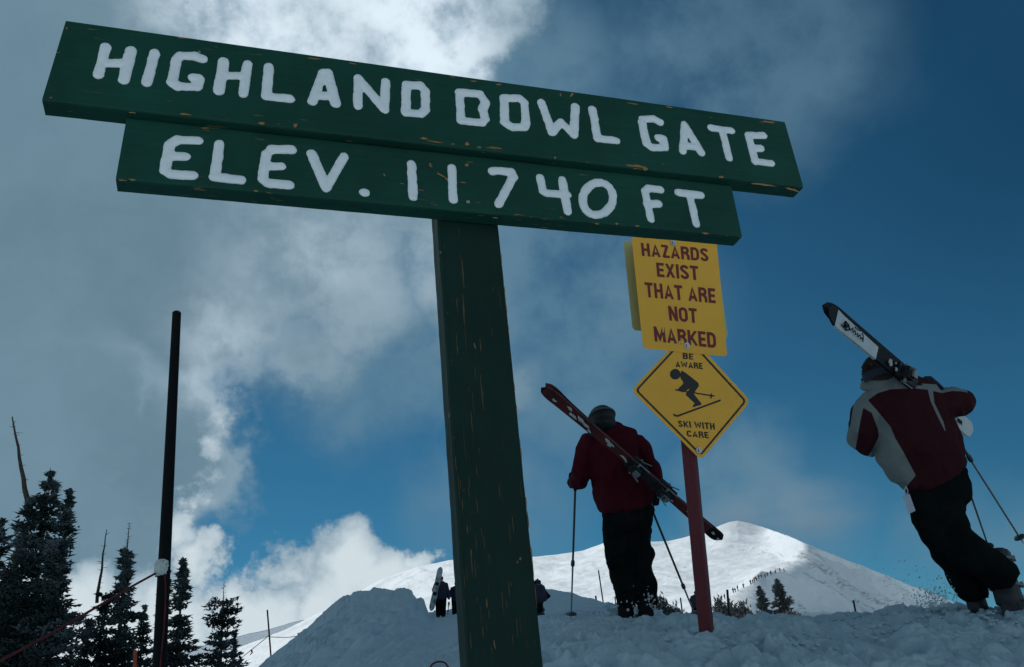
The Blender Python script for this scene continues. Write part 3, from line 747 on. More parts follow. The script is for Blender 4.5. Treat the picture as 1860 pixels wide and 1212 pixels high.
def letters(lst, parent, lift, rad, origin):
    for i, (fn, strokes) in enumerate(lst):
        parts = []; rnd = random.Random(i * 7 + 1)
        for s in strokes:
            q = [board_uv(*fn(*p), lift) for p in s]
            for a, b in zip(q[:-1], q[1:]):
                a3 = np.array([a[0], 0, a[1]]); b3 = np.array([b[0], 0, b[1]]); d = unit(b3 - a3) if np.hypot(*(b3 - a3)[[0, 2]]) > 1e-5 else np.array([1.0, 0, 0])
                L = np.linalg.norm(b3 - a3); r = rad * rnd.uniform(0.94, 1.05); n = 5
                path = [a3 - d * r * math.cos(t) for t in np.linspace(0.15, math.pi / 2, n)]; rr = [r * math.sin(t) for t in np.linspace(0.15, math.pi / 2, n)]
                path += [b3 + d * r * math.sin(t) for t in np.linspace(0, math.pi / 2 - .15, n)]; rr += [r * math.cos(t) for t in np.linspace(0, math.pi / 2 - .15, n)]
                parts.append(tube(path, rr, 14))
        me = fused(parts, 0.0022, 3)
        n = len(me.vertices); co = np.empty(n * 3, np.float32); me.vertices.foreach_get('co', co); co = co.reshape(-1, 3)
        w = fbm(co[:, 0] * 60, co[:, 2] * 60, None, 3, .5, i) * 0.0011
        co[:, 0] += w; co[:, 2] += fbm(co[:, 2] * 70, co[:, 0] * 70, None, 2, .5, i + 9) * 0.0008
        co[:, 1] = co[:, 1] * 0.42 + fbm(co[:, 0] * 30, co[:, 2] * 30, None, 3, .5, i + 5) * 0.0013
        me.vertices.foreach_set('co', co.ravel()); me.update()
        me.shade_smooth(); me.materials.append(M_letter)
        o = bpy.data.objects.new('letter', me); COL.objects.link(o); o.parent = parent
        o.matrix_basis = Matrix.Identity(4)
letters(UP, upper, 0.0, 0.0150, O_SIGN)
letters(LO, lower, -REC, 0.0146, O_SIGN - NB * REC)

def screw(px, py, lift, r, parent):
    u, z = board_uv(px, py, lift)
    V, F = [], []
    mb = MB(); mb.add(*tube([(u, 0.004, z), (u, -0.002, z), (u, -0.0035, z)], [r, r, r * .7], 12))
    me = mb.mesh(); me.materials.append(M_screw)
    o = bpy.data.objects.new('screw', me); COL.objects.link(o); o.parent = parent
screw(850, 367, -REC, .006, lower); screw(1008, 287, 0, .004, upper); screw(362, 95, 0, .004, upper)

# flakes of bare wood where the paint has chipped away, sunk into nothing: thin patches on the paint
M_bare = mat('bare_wood', (0.36, 0.20, 0.065), rough=0.8, var=(0.30, 0.15, 0.05), vscale=40)
def flakes(lst, parent, lift):
    mb = MB(); rnd = random.Random(2)
    for (px, py, w, h, ang) in lst:
        n = 13; c = (px, py); pts = []
        for k in range(n):
            a = 2 * math.pi * k / n; rr = rnd.uniform(0.45, 1.0)
            x = w * rr * math.cos(a); y = h * rr * math.sin(a)
            pts.append((px + x * math.cos(ang) - y * math.sin(ang), py + x * math.sin(ang) + y * math.cos(ang)))
        q = [board_uv(x, y, lift) for x, y in pts]
        mb.add([(a, -0.0009, b) for a, b in q], [tuple(range(n))])
    me = mb.mesh(); me.materials.append(M_bare)
    o = bpy.data.objects.new('paint_chips', me); COL.objects.link(o); o.parent = parent; o['kind'] = 'stuff'
s = 0.115
flakes([(336, 208, 13, 2.2, s), (474, 224, 9, 3, s), (536, 229, 4, 6, .5), (1153, 302, 22, 2, s), (1172, 307, 6, 4, s), (1388, 336, 30, 2.2, .12), (1440, 345, 17, 2.5, .3), (790, 258, 18, 1.6, .15), (770, 252, 9, 3, .1), (848, 262, 6, 4, .8),
        (870, 268, 5, 2, 0), (822, 262, 6, 1.3, 0), (905, 270, 10, 1, .1), (1038, 173, 3, 7, .4), (1018, 172, 2, 4, 0), (330, 69, 12, 1.5, .12), (860, 148, 9, 1.6, .1), (905, 154, 7, 2, .12), (570, 107, 16, 1.4, .12), (640, 116, 9, 1.2, .12),
        (1150, 189, 12, 1.5, .14), (1395, 222, 16, 2.2, .15), (1215, 195, 9, 1.4, .14), (1310, 322, 6, 2.2, 0), (121, 52, 2, 3, 0), (240, 205, 9, 1.2, .1), (92, 178, 4, 1.4, .1)], upper, 0.0)
flakes([(222, 328, 9, 1.6, .1), (464, 347, 6, 2, .1), (782, 302, 5, 2, .6), (800, 318, 10, 1.6, .5), (812, 326, 6, 2.2, .7), (842, 332, 8, 1.3, .1), (765, 346, 7, 1, .2), (781, 299, 2, 5, .3), (1084, 407, 6, 2, .1), (1120, 407, 5, 2, .1),
        (1157, 411, 5, 2, 0), (1280, 424, 9, 3, .1), (698, 318, 4, 1.5, .8), (730, 334, 6, 1.2, .2), (848, 300, 5, 3, 0), (900, 396, 7, 1.2, .1)], lower, -REC)

rnd = random.Random(21); st = []
for i in range(70):
    y = 400 + 805 * rnd.random() ** .7; q = (y - 400) / 812; xl = 796 + 45 * q; xr = 905 + 83 * q
    z_ = rnd.random()
    f_ = rnd.betavariate(1.2, 3) if z_ < .72 else rnd.uniform(.3, .97)
    st.append((xl + (xr - xl) * (.04 + .93 * f_), y, rnd.uniform(.22, .7), rnd.uniform(3, 34) * rnd.random() ** .6 * (1.5 - q * .4), -.07 - .03 * f_))
for (y0, y1) in ((445, 475), (505, 560), (590, 612), (700, 716), (735, 748), (800, 830), (905, 960), (985, 1040), (1080, 1130)):
    for k in range(3): yy = rnd.uniform(y0, y1); st.append((905 + 83 * (yy - 403) / 809 - 1.8, yy, rnd.uniform(.8, 1.8), (y1 - y0) * .33, -.102))
st += [(800, 459, 2, 3.5, 0), (862, 628, 2, 7, -.2), (945, 1015, 3, 5, .4), (940, 1022, 2, 4, 0), (816, 755, 1.5, 6, 0), (884, 1095, 1.6, 14, -.05), (898, 1170, 1.6, 12, -.15)]
flakes(st, post, -PREC); bpy.data.objects[post.children[-1].name].data.materials[0] = mat('weathered_wood', (0.20, 0.12, 0.045), rough=0.9)
mb = MB()
for (x_, y_) in ((851, 640), (929, 1078), (911, 1180)):
    u_, z_ = board_uv(x_, y_, -PREC); mb.add([(u_ + .006 * math.cos(a), -.0008, z_ + .007 * math.sin(a)) for a in np.linspace(0, 2 * math.pi, 13)[:-1]], [tuple(range(12))])
me = mb.mesh(); me.materials.append(mat('dark_knot', (0.004, 0.010, 0.008), rough=.7)); o = bpy.data.objects.new('knots', me); COL.objects.link(o); o.parent = post; o['kind'] = 'stuff'

# ------------------------------------------------------------------ the warning signs on the red post
RP0 = pt(1295, 1150, 4.62); RP1 = pt(1228, 436, 4.98)
AX = unit(RP1 - RP0); XS = unit(XB - AX * np.dot(XB, AX)); NS = np.cross(XS, AX)
if np.dot(NS, _F) > 0: NS = -NS
O_W = pt(1248, 630, 4.86)
def warn_pt(px, py, lift=0.0):
    r = ray(px, py); t = np.dot(O_W + NS * lift - EYE, NS) / np.dot(r, NS); return EYE + r * t
warn = empty('warning_sign', RP0 + np.array([0, 0, -0.3]), 'two yellow warning panels, a rectangle over a diamond, bolted to a dark red post', 'sign')
def square_post():
    base = RP0 - AX * 0.45; top = RP1 + AX * 0.02 - NS * 0.02
    # the post stands turned, so that one edge points at the viewer
    a = unit(0.72 * XS + 0.69 * NS); b = unit(np.cross(AX, a)); h = 0.0345
    off = -NS * 0.062
    V = []; n = 24; c = .006
    sec = [(-h, -h + c), (-h + c, -h), (h - c, -h), (h, -h + c), (h, h - c), (h - c, h), (-h + c, h), (-h, h - c)]
    P0 = base; 
    for i in range(n + 1):
        p = P0 + (top - P0) * i / n + off
        for k, (x, y) in enumerate(sec):
            w = 0.0012 * mnoise.noise(Vector((i * .9, k * 3.1, 2))); V.append(p + a * (x + w) + b * (y + w))
    F = [(i * 8 + k, i * 8 + (k + 1) % 8, (i + 1) * 8 + (k + 1) % 8, (i + 1) * 8 + k) for i in range(n) for k in range(8)] + [tuple(range(7, -1, -1)), tuple(n * 8 + k for k in range(8))]
    return mesh(V, F)
part('post', square_post(), M_redpost, warn)
def Z3(x, y): return (1110 + x / 2.6933, 410 + y / 2.6933)
rect = rounded([(1147, 430), (1302, 441), (1321, 648), (1168, 633)], 7)
v, f = polyfill(rect, warn_pt, 0.0035, 0.003); panel = part('sign_panel', mesh(v, f), M_yellow, warn, label='yellow rectangular panel with dark red capitals')
dia_c = [Z3(98, 806), Z3(368, 516), Z3(682, 858), Z3(440, 1148)]
v, f = polyfill(rounded(dia_c, 13), warn_pt, 0.0, 0.003); diam = part('sign_panel', mesh(v, f), M_yellow, warn, label='yellow diamond panel with a black skier pictogram')
backr = rounded([(1132, 437), (1300, 452), (1323, 615), (1149, 600)], 8)
v, f = polyfill(backr, warn_pt, -0.10, 0.003); part('rear_panel', mesh(v, f), M_signback, warn, label='pale grey panel showing behind the yellow one')
def arc(cx, cy, rx, ry, a0, a1, n=6):
    return [(cx + rx * math.cos(math.radians(a0 + (a1 - a0) * k / n)), cy + ry * math.sin(math.radians(a0 + (a1 - a0) * k / n))) for k in range(n + 1)]
def glyph(ch, t):
    """block capitals: centre lines on a unit-high cell, t = stroke; returns width and strokes"""
    h = t / 2; u, m, o = 1 - h, 0.5, h
    def W(w): return w - h
    if ch == 'I': return t, [[(h, 0), (h, 1)]]
    if ch == 'H': return .62, [[(h, 0), (h, 1)], [(W(.62), 0), (W(.62), 1)], [(h, m), (W(.62), m)]]
    if ch == 'E': return .52, [[(.52, u), (h, u), (h, o), (.52, o)], [(h, m), (.48, m)]]
    if ch == 'T': return .58, [[(0, u), (.58, u)], [(.29, u), (.29, 0)]]
    if ch == 'N': return .64, [[(h, 0), (h, 1)], [(W(.64), 0), (W(.64), 1)], [(h, .97), (W(.64), .03)]]
    if ch == 'M': return .80, [[(h, 0), (h, 1)], [(W(.80), 0), (W(.80), 1)], [(h, .97), (.40, .22), (W(.80), .97)]]
    if ch == 'A': return .68, [[(h * .9, 0), (.34, .96), (.68 - h * .9, 0)], [(.2, .27), (.48, .27)]]
    if ch == 'W': return .94, [[(h * .8, 1), (.25, .05), (.47, .74), (.69, .05), (.94 - h * .8, 1)]]
    if ch == 'X': return .66, [[(h, 0), (.66 - h, 1)], [(h, 1), (.66 - h, 0)]]
    if ch == 'Z': return .58, [[(0, u), (.58 - h * 1.3, u)], [(.58 - h * 1.3, .96), (h * 1.3, .04)], [(h * 1.3, o), (.58, o)]]
    if ch == 'K': return .66, [[(h, 0), (h, 1)], [(h, .36), (.60, 1)], [(.24, .56), (.60, 0)]]
    if ch == 'D': return .62, [[(0, u), (.30, u)] + arc(.30, u - .23, W(.62) - .30, .23, 80, 0, 4) + arc(.30, o + .23, W(.62) - .30, .23, 0, -80, 4) + [(.30, o), (0, o)], [(h, 0), (h, 1)]]
    if ch in 'RB':
        g = [[(h, 0), (h, 1)], [(0, u), (.36, u)] + arc(.36, (u + m) / 2 + .02, W(.60) - .36, (u - m) / 2 - .02, 85, -85, 6) + [(.36, m + .02), (0, m + .02)]]
        if ch == 'B': g += [[(.3, m + .02), (.38, m + .02)] + arc(.38, (o + m) / 2, W(.62) - .38, (m - o) / 2, 85, -85, 6) + [(.36, o), (0, o)]]
        else: g += [[(.34, m), (.47, .38), (W(.62), .30), (W(.62) + .01, 0)]]
        return .62, g
    if ch == 'O': return .64, [arc(.32, .5 + .18, .32 - h, .32 - h, 0, 180, 8) + arc(.32, .32, .32 - h, .32 - h, 180, 360, 8) + [(.64 - h, .68)]]
    if ch == 'C': return .60, [arc(.31, .68, .31 - h, .32 - h, 5, 180, 8) + arc(.31, .32, .31 - h, .32 - h, 180, 355, 8)]
    if ch == 'S': return .60, [arc(.30, .735, .30 - h, .265 - h, 5, 215, 8) + [(.30, .52)] + arc(.30, .265, .30 - h, .265 - h, 35, -185, 8)]
    return .22, []
def textmesh(txt, boxpx, lift, t=0.20, gap=0.09):
    TL, TR, BR, BL = (np.array(Z3(*b), float) for b in boxpx); x = 0; items = []
    for ch in txt:
        w, g = glyph(ch, t); items.append((x, g)); x += w + gap
    tot = x - gap; mb = MB(); layer = 0
    def put(p, lf):
        a, b = p[0] / tot, p[1]; q = (TL * (1 - a) + TR * a) * b + (BL * (1 - a) + BR * a) * (1 - b); return warn_pt(q[0], q[1], lf)
    for x0, g in items:
        for k, line in enumerate(g):
            P = [np.array([x0 + p[0], p[1]]) for p in line]; n = len(P); L_, R_ = [], []
            for i in range(n):
                d0 = unit(P[i] - P[i - 1]) if i else unit(P[1] - P[0]); d1 = unit(P[i + 1] - P[i]) if i < n - 1 else d0
                n0, n1 = np.array([-d0[1], d0[0]]), np.array([-d1[1], d1[0]]); mdir = unit(n0 + n1); c = max(.45, float(mdir @ n0))
                L_.append(P[i] + mdir * t / 2 / c); R_.append(P[i] - mdir * t / 2 / c)
            V = [np.array([q[0], min(1.0, max(0.0, q[1]))]) for q in L_ + R_]; lf = lift + .00025 * k
            mb.add([put(q, lf) for q in V], [(i, i + 1, i + 1 + n, i + n) for i in range(n - 1)])
    return mb.mesh()
for s, b in (('HAZARDS', ((145, 84), (474, 112), (478, 176), (152, 148))), ('EXIST', ((220, 180), (425, 198), (430, 268), (226, 250))), ('THAT ARE', ((163, 276), (508, 308), (513, 380), (170, 350))),
             ('NOT', ((278, 392), (418, 406), (423, 478), (286, 464))), ('MARKED', ((207, 492), (510, 524), (516, 600), (214, 566)))):
    part('lettering', textmesh(s, b, 0.0048, .195), M_redprint, panel, kind='stuff')
for s, b in (('BE', ((350, 623), (402, 627), (402, 656), (352, 652))), ('AWARE', ((314, 662), (446, 672), (449, 702), (316, 692))), ('SKI WITH', ((326, 953), (505, 966), (509, 998), (330, 984))), ('CARE', ((369, 1001), (475, 1010), (479, 1041), (372, 1032)))):
    part('lettering', textmesh(s, b, 0.0015, .20, .12), M_black, diam, kind='stuff')
# pale scratches over the M
mb = MB()
for q in ([(250, 498), (262, 494), (258, 520), (252, 525)], [(262, 505), (268, 500), (272, 540), (266, 545)], [(330, 566), (345, 560), (338, 585), (330, 580)]): mb.add(*polyfill([Z3(*p) for p in q], warn_pt, 0.0056))
part('scratches', mb.mesh(), M_yellow, panel, kind='stuff')
# black border of the diamond, bottom three quarters; the pictogram
mb = MB()
def inset(poly, d):
    c = np.mean(np.array(poly), 0); out = []
    m = len(poly)
    for i in range(m):
        p0, p, p1 = (np.array(poly[(i + k) % m], float) for k in (-1, 0, 1))
        a, b = unit(p - p0), unit(p1 - p); na, nb = np.array([-a[1], a[0]]), np.array([-b[1], b[0]])
        if np.dot(na, c - p) < 0: na, nb = -na, -nb
        k = unit(na + nb); out.append(tuple(p + k * d / np.dot(k, na)))
    return out
o1 = rounded(inset(dia_c, 5.2), 8); o2 = rounded(inset(dia_c, 8.6), 6)
V = [warn_pt(x, y, 0.0012) for x, y in o1] + [warn_pt(x, y, 0.0012) for x, y in o2]; n = len(o1)
mb.add(V, [(i, (i + 1) % n, (i + 1) % n + n, i + n) for i in range(n)])
part('border', mb.mesh(), M_black, diam)
mb = MB()
mb.add(*polyfill([Z3(314 + 26 * math.cos(t), 727 + 26 * math.sin(t)) for t in np.linspace(0, 2 * math.pi, 24)[:-1]], warn_pt, 0.0016))
mb.add(*polyfill([Z3(*p) for p in [(345, 708), (362, 718), (426, 768), (430, 784), (404, 822), (440, 868), (443, 876), (400, 889), (400, 880), (410, 870), (366, 828), (368, 818), (380, 806), (384, 796), (356, 816), (328, 809), (327, 799), (353, 774), (354, 766), (340, 746), (339, 728)]], warn_pt, 0.0016))
def bar(p, q, w):
    p, q = np.array(p, float), np.array(q, float); d = unit(q - p); k = np.array([-d[1], d[0]]) * w / 2
    return polyfill([Z3(*(p - k)), Z3(*(q - k)), Z3(*(q + k)), Z3(*(p + k))], warn_pt, 0.0022)
mb.add(*bar((314, 803), (506, 834), 6)); mb.add(*bar((491, 822), (489, 846), 7))
mb.add(*bar((326, 931), (536, 854), 8.5)); mb.add(*polyfill([Z3(*p) for p in [(303, 920), (309, 921), (318, 926), (330, 926), (344, 921), (348, 928), (330, 935), (316, 934), (306, 928)]], warn_pt, 0.0030))
part('skier_pictogram', mb.mesh(), M_black, diam)
for (x, y, l) in ((1223, 441, .006), (1248, 628, .006), (1270, 818, .004)):
    c = warn_pt(x, y, l); mb = MB(); mb.add(*tube([c - NS * .003, c + NS * .001], [.020, .018], 18)); mb.add(*tube([c + NS * .001, c + NS * .007], [.010, .008], 6)); part('bolt', mb.mesh(), M_screw, warn)

# ------------------------------------------------------------------ the dark pole, its wrap, rope
pole = empty('rope_pole', pt(286, 1240, 4.2), 'tall dark round pole wrapped with frosted white tape, a red rope tied to it', 'pole')
mb = MB(); A, B = pt(285.5, 1290, 3.95), pt(321, 569, 4.75)
pth = [A + (B - A) * t for t in np.linspace(0, 1, 24)]; rr = [0.0315 - 0.0095 * t * 0 for t in np.linspace(0, 1, 24)]
r0 = 12.6 * 4.05 / FPX; r1 = 7.6 * 4.75 / FPX
mb.add(*tube(pth, [r0 + (r1 - r0) * t for t in np.linspace(0, 1, 24)], 20)); part('shaft', mb.mesh(), M_pole, pole)
part('end_cap', MB().add(*tube([B, B + (B - A) * .004], [r1 * 1.04, r1 * .8], 20)).mesh(), M_poledark, pole)
c0 = pt(293, 1032, 4.19)
parts = [tube([pt(294, 1046, 4.18), pt(293.5, 1036, 4.19), pt(294, 1026, 4.2), pt(294.5, 1020, 4.21)], [.030, .034, .033, .029], 18), sphere(pt(302, 1021, 4.18), .010), sphere(pt(284, 1040, 4.17), .012)]
part('tape_wrap', fused(parts, .003, 2, .002, 30), M_tape, pole)
def rope(pts, r, name, lab, cat, mats, group=None):
    P = [np.asarray(p, float) for p in pts]; path = []
    for i in range(len(P) - 1):
        p0, p1, p2, p3 = P[max(i - 1, 0)], P[i], P[i + 1], P[min(i + 2, len(P) - 1)]
        for t in np.linspace(0, 1, 12, endpoint=False):
            path.append(0.5 * ((2 * p1) + (-p0 + p2) * t + (2 * p0 - 5 * p1 + 4 * p2 - p3) * t * t + (-p0 + 3 * p1 - 3 * p2 + p3) * t ** 3))
    path.append(P[-1]); n = len(path)
    o = link(name, MB().add(*tube(path, r, 7)).mesh(), mats, smooth=True); tag(o, lab, cat, group); return o
rope([pt(284, 1041, 4.17), pt(235, 1068, 3.9), pt(160, 1112, 3.5), pt(80, 1158, 3.15), pt(0, 1201, 2.85), pt(-90, 1250, 2.6)], 0.0052, 'rope', 'red twisted rope sagging from the taped dark pole to the lower left corner', 'rope', M_rope)
rope([pt(299, 1040, 4.17), pt(301, 1080, 4.1), pt(298, 1140, 4.05), pt(292, 1200, 4.0), pt(288, 1260, 3.95)], 0.0035, 'rope', 'thin red cord hanging straight down the right side of the dark pole', 'rope', M_rope)
rope([pt(776, 1240, 4.0), pt(782, 1212, 4.0), pt(790, 1204, 4.0), pt(800, 1202, 4.0), pt(810, 1206, 4.0), pt(818, 1222, 4.0), pt(820, 1250, 4.0)], 0.0042, 'rope_loop', 'small dark red loop of rope poking up left of the green post', 'rope', M_rope)
v = tube([pt(245, 1260, 20), pt(245.5, 1182, 20.5)], [.045, .04], 10); tag(link('stake', MB().add(*v).mesh(), M_orange), 'short orange stake among the spruces at the lower left', 'stake')

def far_stake(x0, y0, x1, y1, d, r, lab):
    tag(link('marker_stake', MB().add(*tube([pt(x0, y0, d), pt(x1, y1, d * 1.01)], r, 8)).mesh(), M_pole), lab, 'stake', 'thin marker stakes on the slopes')
far_stake(494, 1215, 485.5, 1108, 30, .028, 'thin dark stake holding rope on the slope left of the snow mound')
far_stake(1098, 1110, 1087, 1036, 60, .045, 'thin leaning stake seen between the ski pole and the black trousers')
far_stake(1084, 1100, 1082, 1083, 60, .06, 'very short stub stake left of the thin leaning stake')
far_stake(1558, 1130, 1550, 1091, 90, .10, 'short dark stake on the slope below the bare ground streaks')
far_stake(1121, 1118, 1117, 1085, 80, .05, 'faint thin stake just left of the climbing skier\'s trouser cuffs')
rope([pt(488, 1155, 30), pt(470, 1170, 31), pt(445, 1190, 32), pt(425, 1207, 33)], 0.012, 'rope', 'thin dark boundary rope running left from the stake down to the small spruces', 'rope', M_pole)
rope([pt(490, 1157, 30), pt(520, 1158, 31), pt(545, 1154, 32), pt(575, 1143, 33)], 0.011, 'rope', 'thin boundary rope running right from the stake to the mound', 'rope', M_pole)
def flagbit(x, y, d, lab):
    c = pt(x, y, d); k = d / FPX; mb = MB()
    mb.add(*tube([c, c + _R * 2 * k - _U * 6 * k, c - _R * 2 * k - _U * 10 * k], [1.1 * k, 1.4 * k, .6 * k], 6)); mb.add(*tube([c + _R * 1 * k, c + _R * 3 * k - _U * 4 * k], [.8 * k, .5 * k], 6))
    tag(link('rope_flag', mb.mesh(), M_orange), lab, 'flag', 'red flags tied on the boundary rope')
flagbit(456, 1180, 31.5, 'small red flag knotted on the rope left of the stake'); flagbit(541, 1150, 32, 'small red flag on the rope right of the stake, near the mound')

# ------------------------------------------------------------------ trees
def clumps(C, D, Ln, Rd):
    """many three-sided spindles; C centres, D unit directions, Ln lengths, Rd radii"""
    n = len(C); a = np.where(np.abs(D[:, 2:3]) < .9, np.array([[0, 0, 1.0]]), np.array([[1.0, 0, 0]]))
    x = np.cross(a, D); x /= np.linalg.norm(x, axis=1)[:, None]; y = np.cross(D, x)
    V = np.empty((n, 5, 3)); V[:, 0] = C - D * Ln[:, None] * .5; V[:, 4] = C + D * Ln[:, None] * .5
    for k in range(3):
        t = 2 * math.pi * k / 3; V[:, 1 + k] = C - D * Ln[:, None] * .12 + (x * math.cos(t) + y * math.sin(t)) * Rd[:, None]
    F = []
    base = (np.arange(n) * 5)[:, None]
    for k in range(3):
        F.append(base + np.array([[0, 1 + (k + 1) % 3, 1 + k]])); F.append(base + np.array([[4, 1 + k, 1 + (k + 1) % 3]]))
    return V.reshape(-1, 3), np.concatenate(F, 0)
def conifer(px, py, d, zbase, hw_px, label, seed, profile=None, crown_top=0.0, lean=0.0, dens=1.0, size=1.0, mats=None, group='spruces at the left edge', name='spruce_tree', cutoff=1.0, gaps=0.25):
    """top at (px, py) and depth d; hw_px = crown half-width in photo px at the bottom; crown_top px of bare snag above the crown"""
    rs = np.random.RandomState(seed); top = pt(px, py, d); sc = d / FPX; hw_px = hw_px * 1.3
    base = np.array([top[0] + lean, top[1], zbase]); H = top[2] - zbase; Wd = hw_px * sc
    root = empty(name, base, label, 'tree', group)
    n = 9; path = [base + (top - base) * t + np.array([rs.normal(0, .02), rs.normal(0, .02), 0]) * H * .02 for t in np.linspace(0, 1, n)]
    rb = 0.012 * H * size + .02
    part('trunk', MB().add(*tube(path, [rb * (1 - t) ** .8 + .006 * size for t in np.linspace(0, 1, n)], 8)).mesh(), M_trunk, root)
    ct = crown_top * sc / H
    C = []; D = []; Ln = []; Rd = []; twig = MB()
    nb = int(300 * dens * min(1.6, max(.6, H / 8)))
    for i in range(nb):
        nw = max(6, H * (1 - ct) / (.40 * size)); t = (i + rs.rand()) / nb; t = min(1, max(0.002, (t * nw + (.34 if size < 2 else .15) * math.sin(2 * math.pi * t * nw + 3.14159) + rs.normal(0, .16)) / nw)) * cutoff      # whorls, 0 top .. 1 bottom
        if gaps and t > .12 and math.sin(t * 31 + seed * 2.1) > 1.0 - gaps * .6: continue
        z = top + (base - top) * (ct + (1 - ct) * t)
        pr = profile(t) if profile else (0.06 + 0.94 * min(1, t * 1.35) ** .8)
        L = Wd * pr * rs.uniform(.6, 1.12) * (1 + .25 * math.sin(t * 23 + seed))
        a = rs.rand() * 2 * math.pi; drop = 0.15 + .45 * min(1, t * 1.5)
        h = np.array([math.cos(a), math.sin(a), 0.0]); m = max(3, int(L / (.10 * size)))
        tip = None
        for k in range(m):
            s_ = (k + .6) / m
            p = z + h * L * s_ + np.array([0, 0, -drop * L * s_ + .32 * L * s_ * s_ * 1.0])
            wid = .05 + .22 * L * (1 - abs(s_ - .45)) * .8
            for q in range(3 if s_ > .12 else 1):
                off = rs.normal(0, 1, 3) * np.array([wid, wid, .085 * size]) * .45
                C.append(p + off); dd = h * .8 + rs.normal(0, .55, 3) + np.array([0, 0, .05 - .25 * rs.rand()]); D.append(unit(dd))
                Ln.append(rs.uniform(.11, .25) * size); Rd.append(rs.uniform(.022, .046) * size)
        C.append(z + h * L + np.array([0, 0, -drop * L + .32 * L])); D.append(unit(h + np.array([0, 0, .25]))); Ln.append(.30 * size); Rd.append(.03 * size)
    # leader shoot
    for k in range(8):
        C.append(top + (base - top) * ct + np.array([0, 0, -.05 * k * size])); D.append(unit(np.array([rs.normal(0, .35), rs.normal(0, .35), 1.0]))); Ln.append(.22 * size); Rd.append(.025 * size)
    v, f = clumps(np.array(C), np.array(D), np.array(Ln), np.array(Rd))
    part('crown', mesh(v, f), mats or M_needle, root)
    if crown_top > 0:
        mb = MB()
        for k in range(int(6 + crown_top / 3)):
            q = rs.rand() * ct; p = top + (base - top) * q; a = rs.rand() * 6.28; L = (4 + rs.rand() * 9 * q / max(ct, .01)) * sc
            e = p + np.array([math.cos(a) * L, math.sin(a) * L, rs.uniform(-.3, .5) * L]); mb.add(*tube([p, (p + e) / 2 + np.array([0, 0, -.1 * L]), e], [.010 * size, .007 * size, .003], 5))
        part('dead_twigs', mb.mesh(), M_trunk, root, kind='stuff')
    return root
def snag(x0, y0, x1, y1, d, r, label, seed, nt=14):
    rs = random.Random(seed); A, B = pt(x1, y1, d), pt(x0, y0, d); dirn = A - B
    root = empty('dead_snag', A, label, 'tree', 'spruces at the left edge')
    n = 10; path = [A + (B - A) * t + np.array([rs.gauss(0, .012), 0, 0]) * (1 if 0 < t < 1 else 0) for t in np.linspace(0, 1, n)]
    part('trunk', MB().add(*tube(path, [r * (1 - .8 * t) for t in np.linspace(0, 1, n)], 8)).mesh(), M_trunk, root)
    mb = MB(); k_ = d / FPX
    for i in range(nt):
        t = rs.uniform(.02, .95); p = A + (B - A) * t; L = rs.uniform(3, 10) * k_ * (1.7 if rs.random() < .12 else 1)
        e = p + unit(np.array([rs.choice((-1, 1)) * rs.uniform(.5, 1), rs.uniform(-.5, .5), rs.uniform(-.2, .6)])) * L
        mb.add(*tube([p, e], [.011, .003], 5))
    part('dead_twigs', mb.mesh(), M_trunk, root, kind='stuff')
col = lambda t: 0.10 + 0.90 * min(1, t * 2.3) ** .7
rnd_top = lambda t: min(1.0, .55 + t * 1.3) if t < .35 else min(1, .62 + .4 * t)
conifer(93, 861, 26, -1.0, 50, 'tallest frosted spruce of the dark clump at the left edge', 11, col, dens=1.5, size=1.0, gaps=0)
conifer(127, 893, 26.5, -1.0, 27, 'slim spruce on the right side of the dark clump at the left edge', 12, col, dens=1.1, gaps=0)
conifer(58, 908, 25, -1.0, 42, 'frosted spruce left of the tallest one, under the bare snag', 13, col, dens=1.3, gaps=0)
conifer(2, 948, 25.5, -1.0, 44, 'spruce cut off by the left frame edge', 14, col, dens=1.2, gaps=0)
conifer(100, 985, 24, -1.0, 58, 'lower spruce filling the foot of the left-edge clump', 15, col, dens=1.4, gaps=0)
conifer(28, 1010, 24, -1.0, 50, 'low broad spruce in the lower left corner behind the red rope', 16, col, dens=1.2, gaps=0)
snag(22, 757, 52, 925, 25.8, .085, 'tall leaning dead snag rising above the left-edge spruces', 3, 26)
snag(92, 849, 74, 925, 26.2, .03, 'short thin dead stem beside the tallest spruce top', 4, 10)
conifer(235, 950, 29, -1.0, 34, 'spruce with a forked dead top between the big clump and the dark pole', 21, lambda t: .2 + .9 * min(1, t * 2.2), crown_top=52, dens=1.7, gaps=.1)
conifer(190, 1082, 28, -1.0, 36, 'bushy spruce below the crooked dead stem, left of the dark pole', 22, lambda t: .35 + .65 * min(1, t * 2.2), dens=.9, gaps=0)
snag(194, 962, 176, 1095, 28.2, .055, 'crooked dead stem with side twigs, right of the big clump', 6, 20)
conifer(263, 1102, 33, -1.0, 38, 'small spruce just left of the foot of the dark pole', 23, None, dens=1.3)
conifer(304, 1038, 34, -1.0, 32, 'narrow spruce half hidden behind the dark pole', 24, None, dens=1.2)
conifer(333, 1019, 30, -1.0, 42, 'tall pointed spruce just right of the dark pole', 25, lambda t: .06 + .94 * min(1, t * 1.7), dens=1.9, gaps=.1)
conifer(407, 1058, 36, -1.0, 33, 'round-headed spruce with a bare top, right of the pointed one', 26, rnd_top, crown_top=34, dens=1.4, gaps=.4)
conifer(427, 1150, 38, -1.0, 22, 'little spruce at the right foot of the round-headed one', 27, None, dens=.7)
conifer(436, 1186, 40, -1.0, 10, 'tiny spruce tip at the bottom edge left of the rope stake', 28, None, dens=.6)
conifer(160, 1130, 27, -1.0, 42, 'low dense spruce at the foot of the crooked dead stem', 29, col, dens=1.1, gaps=0)
conifer(228, 1140, 28, -1.0, 30, 'low spruce between the clump and the orange stake', 30, col, dens=.9, gaps=0)
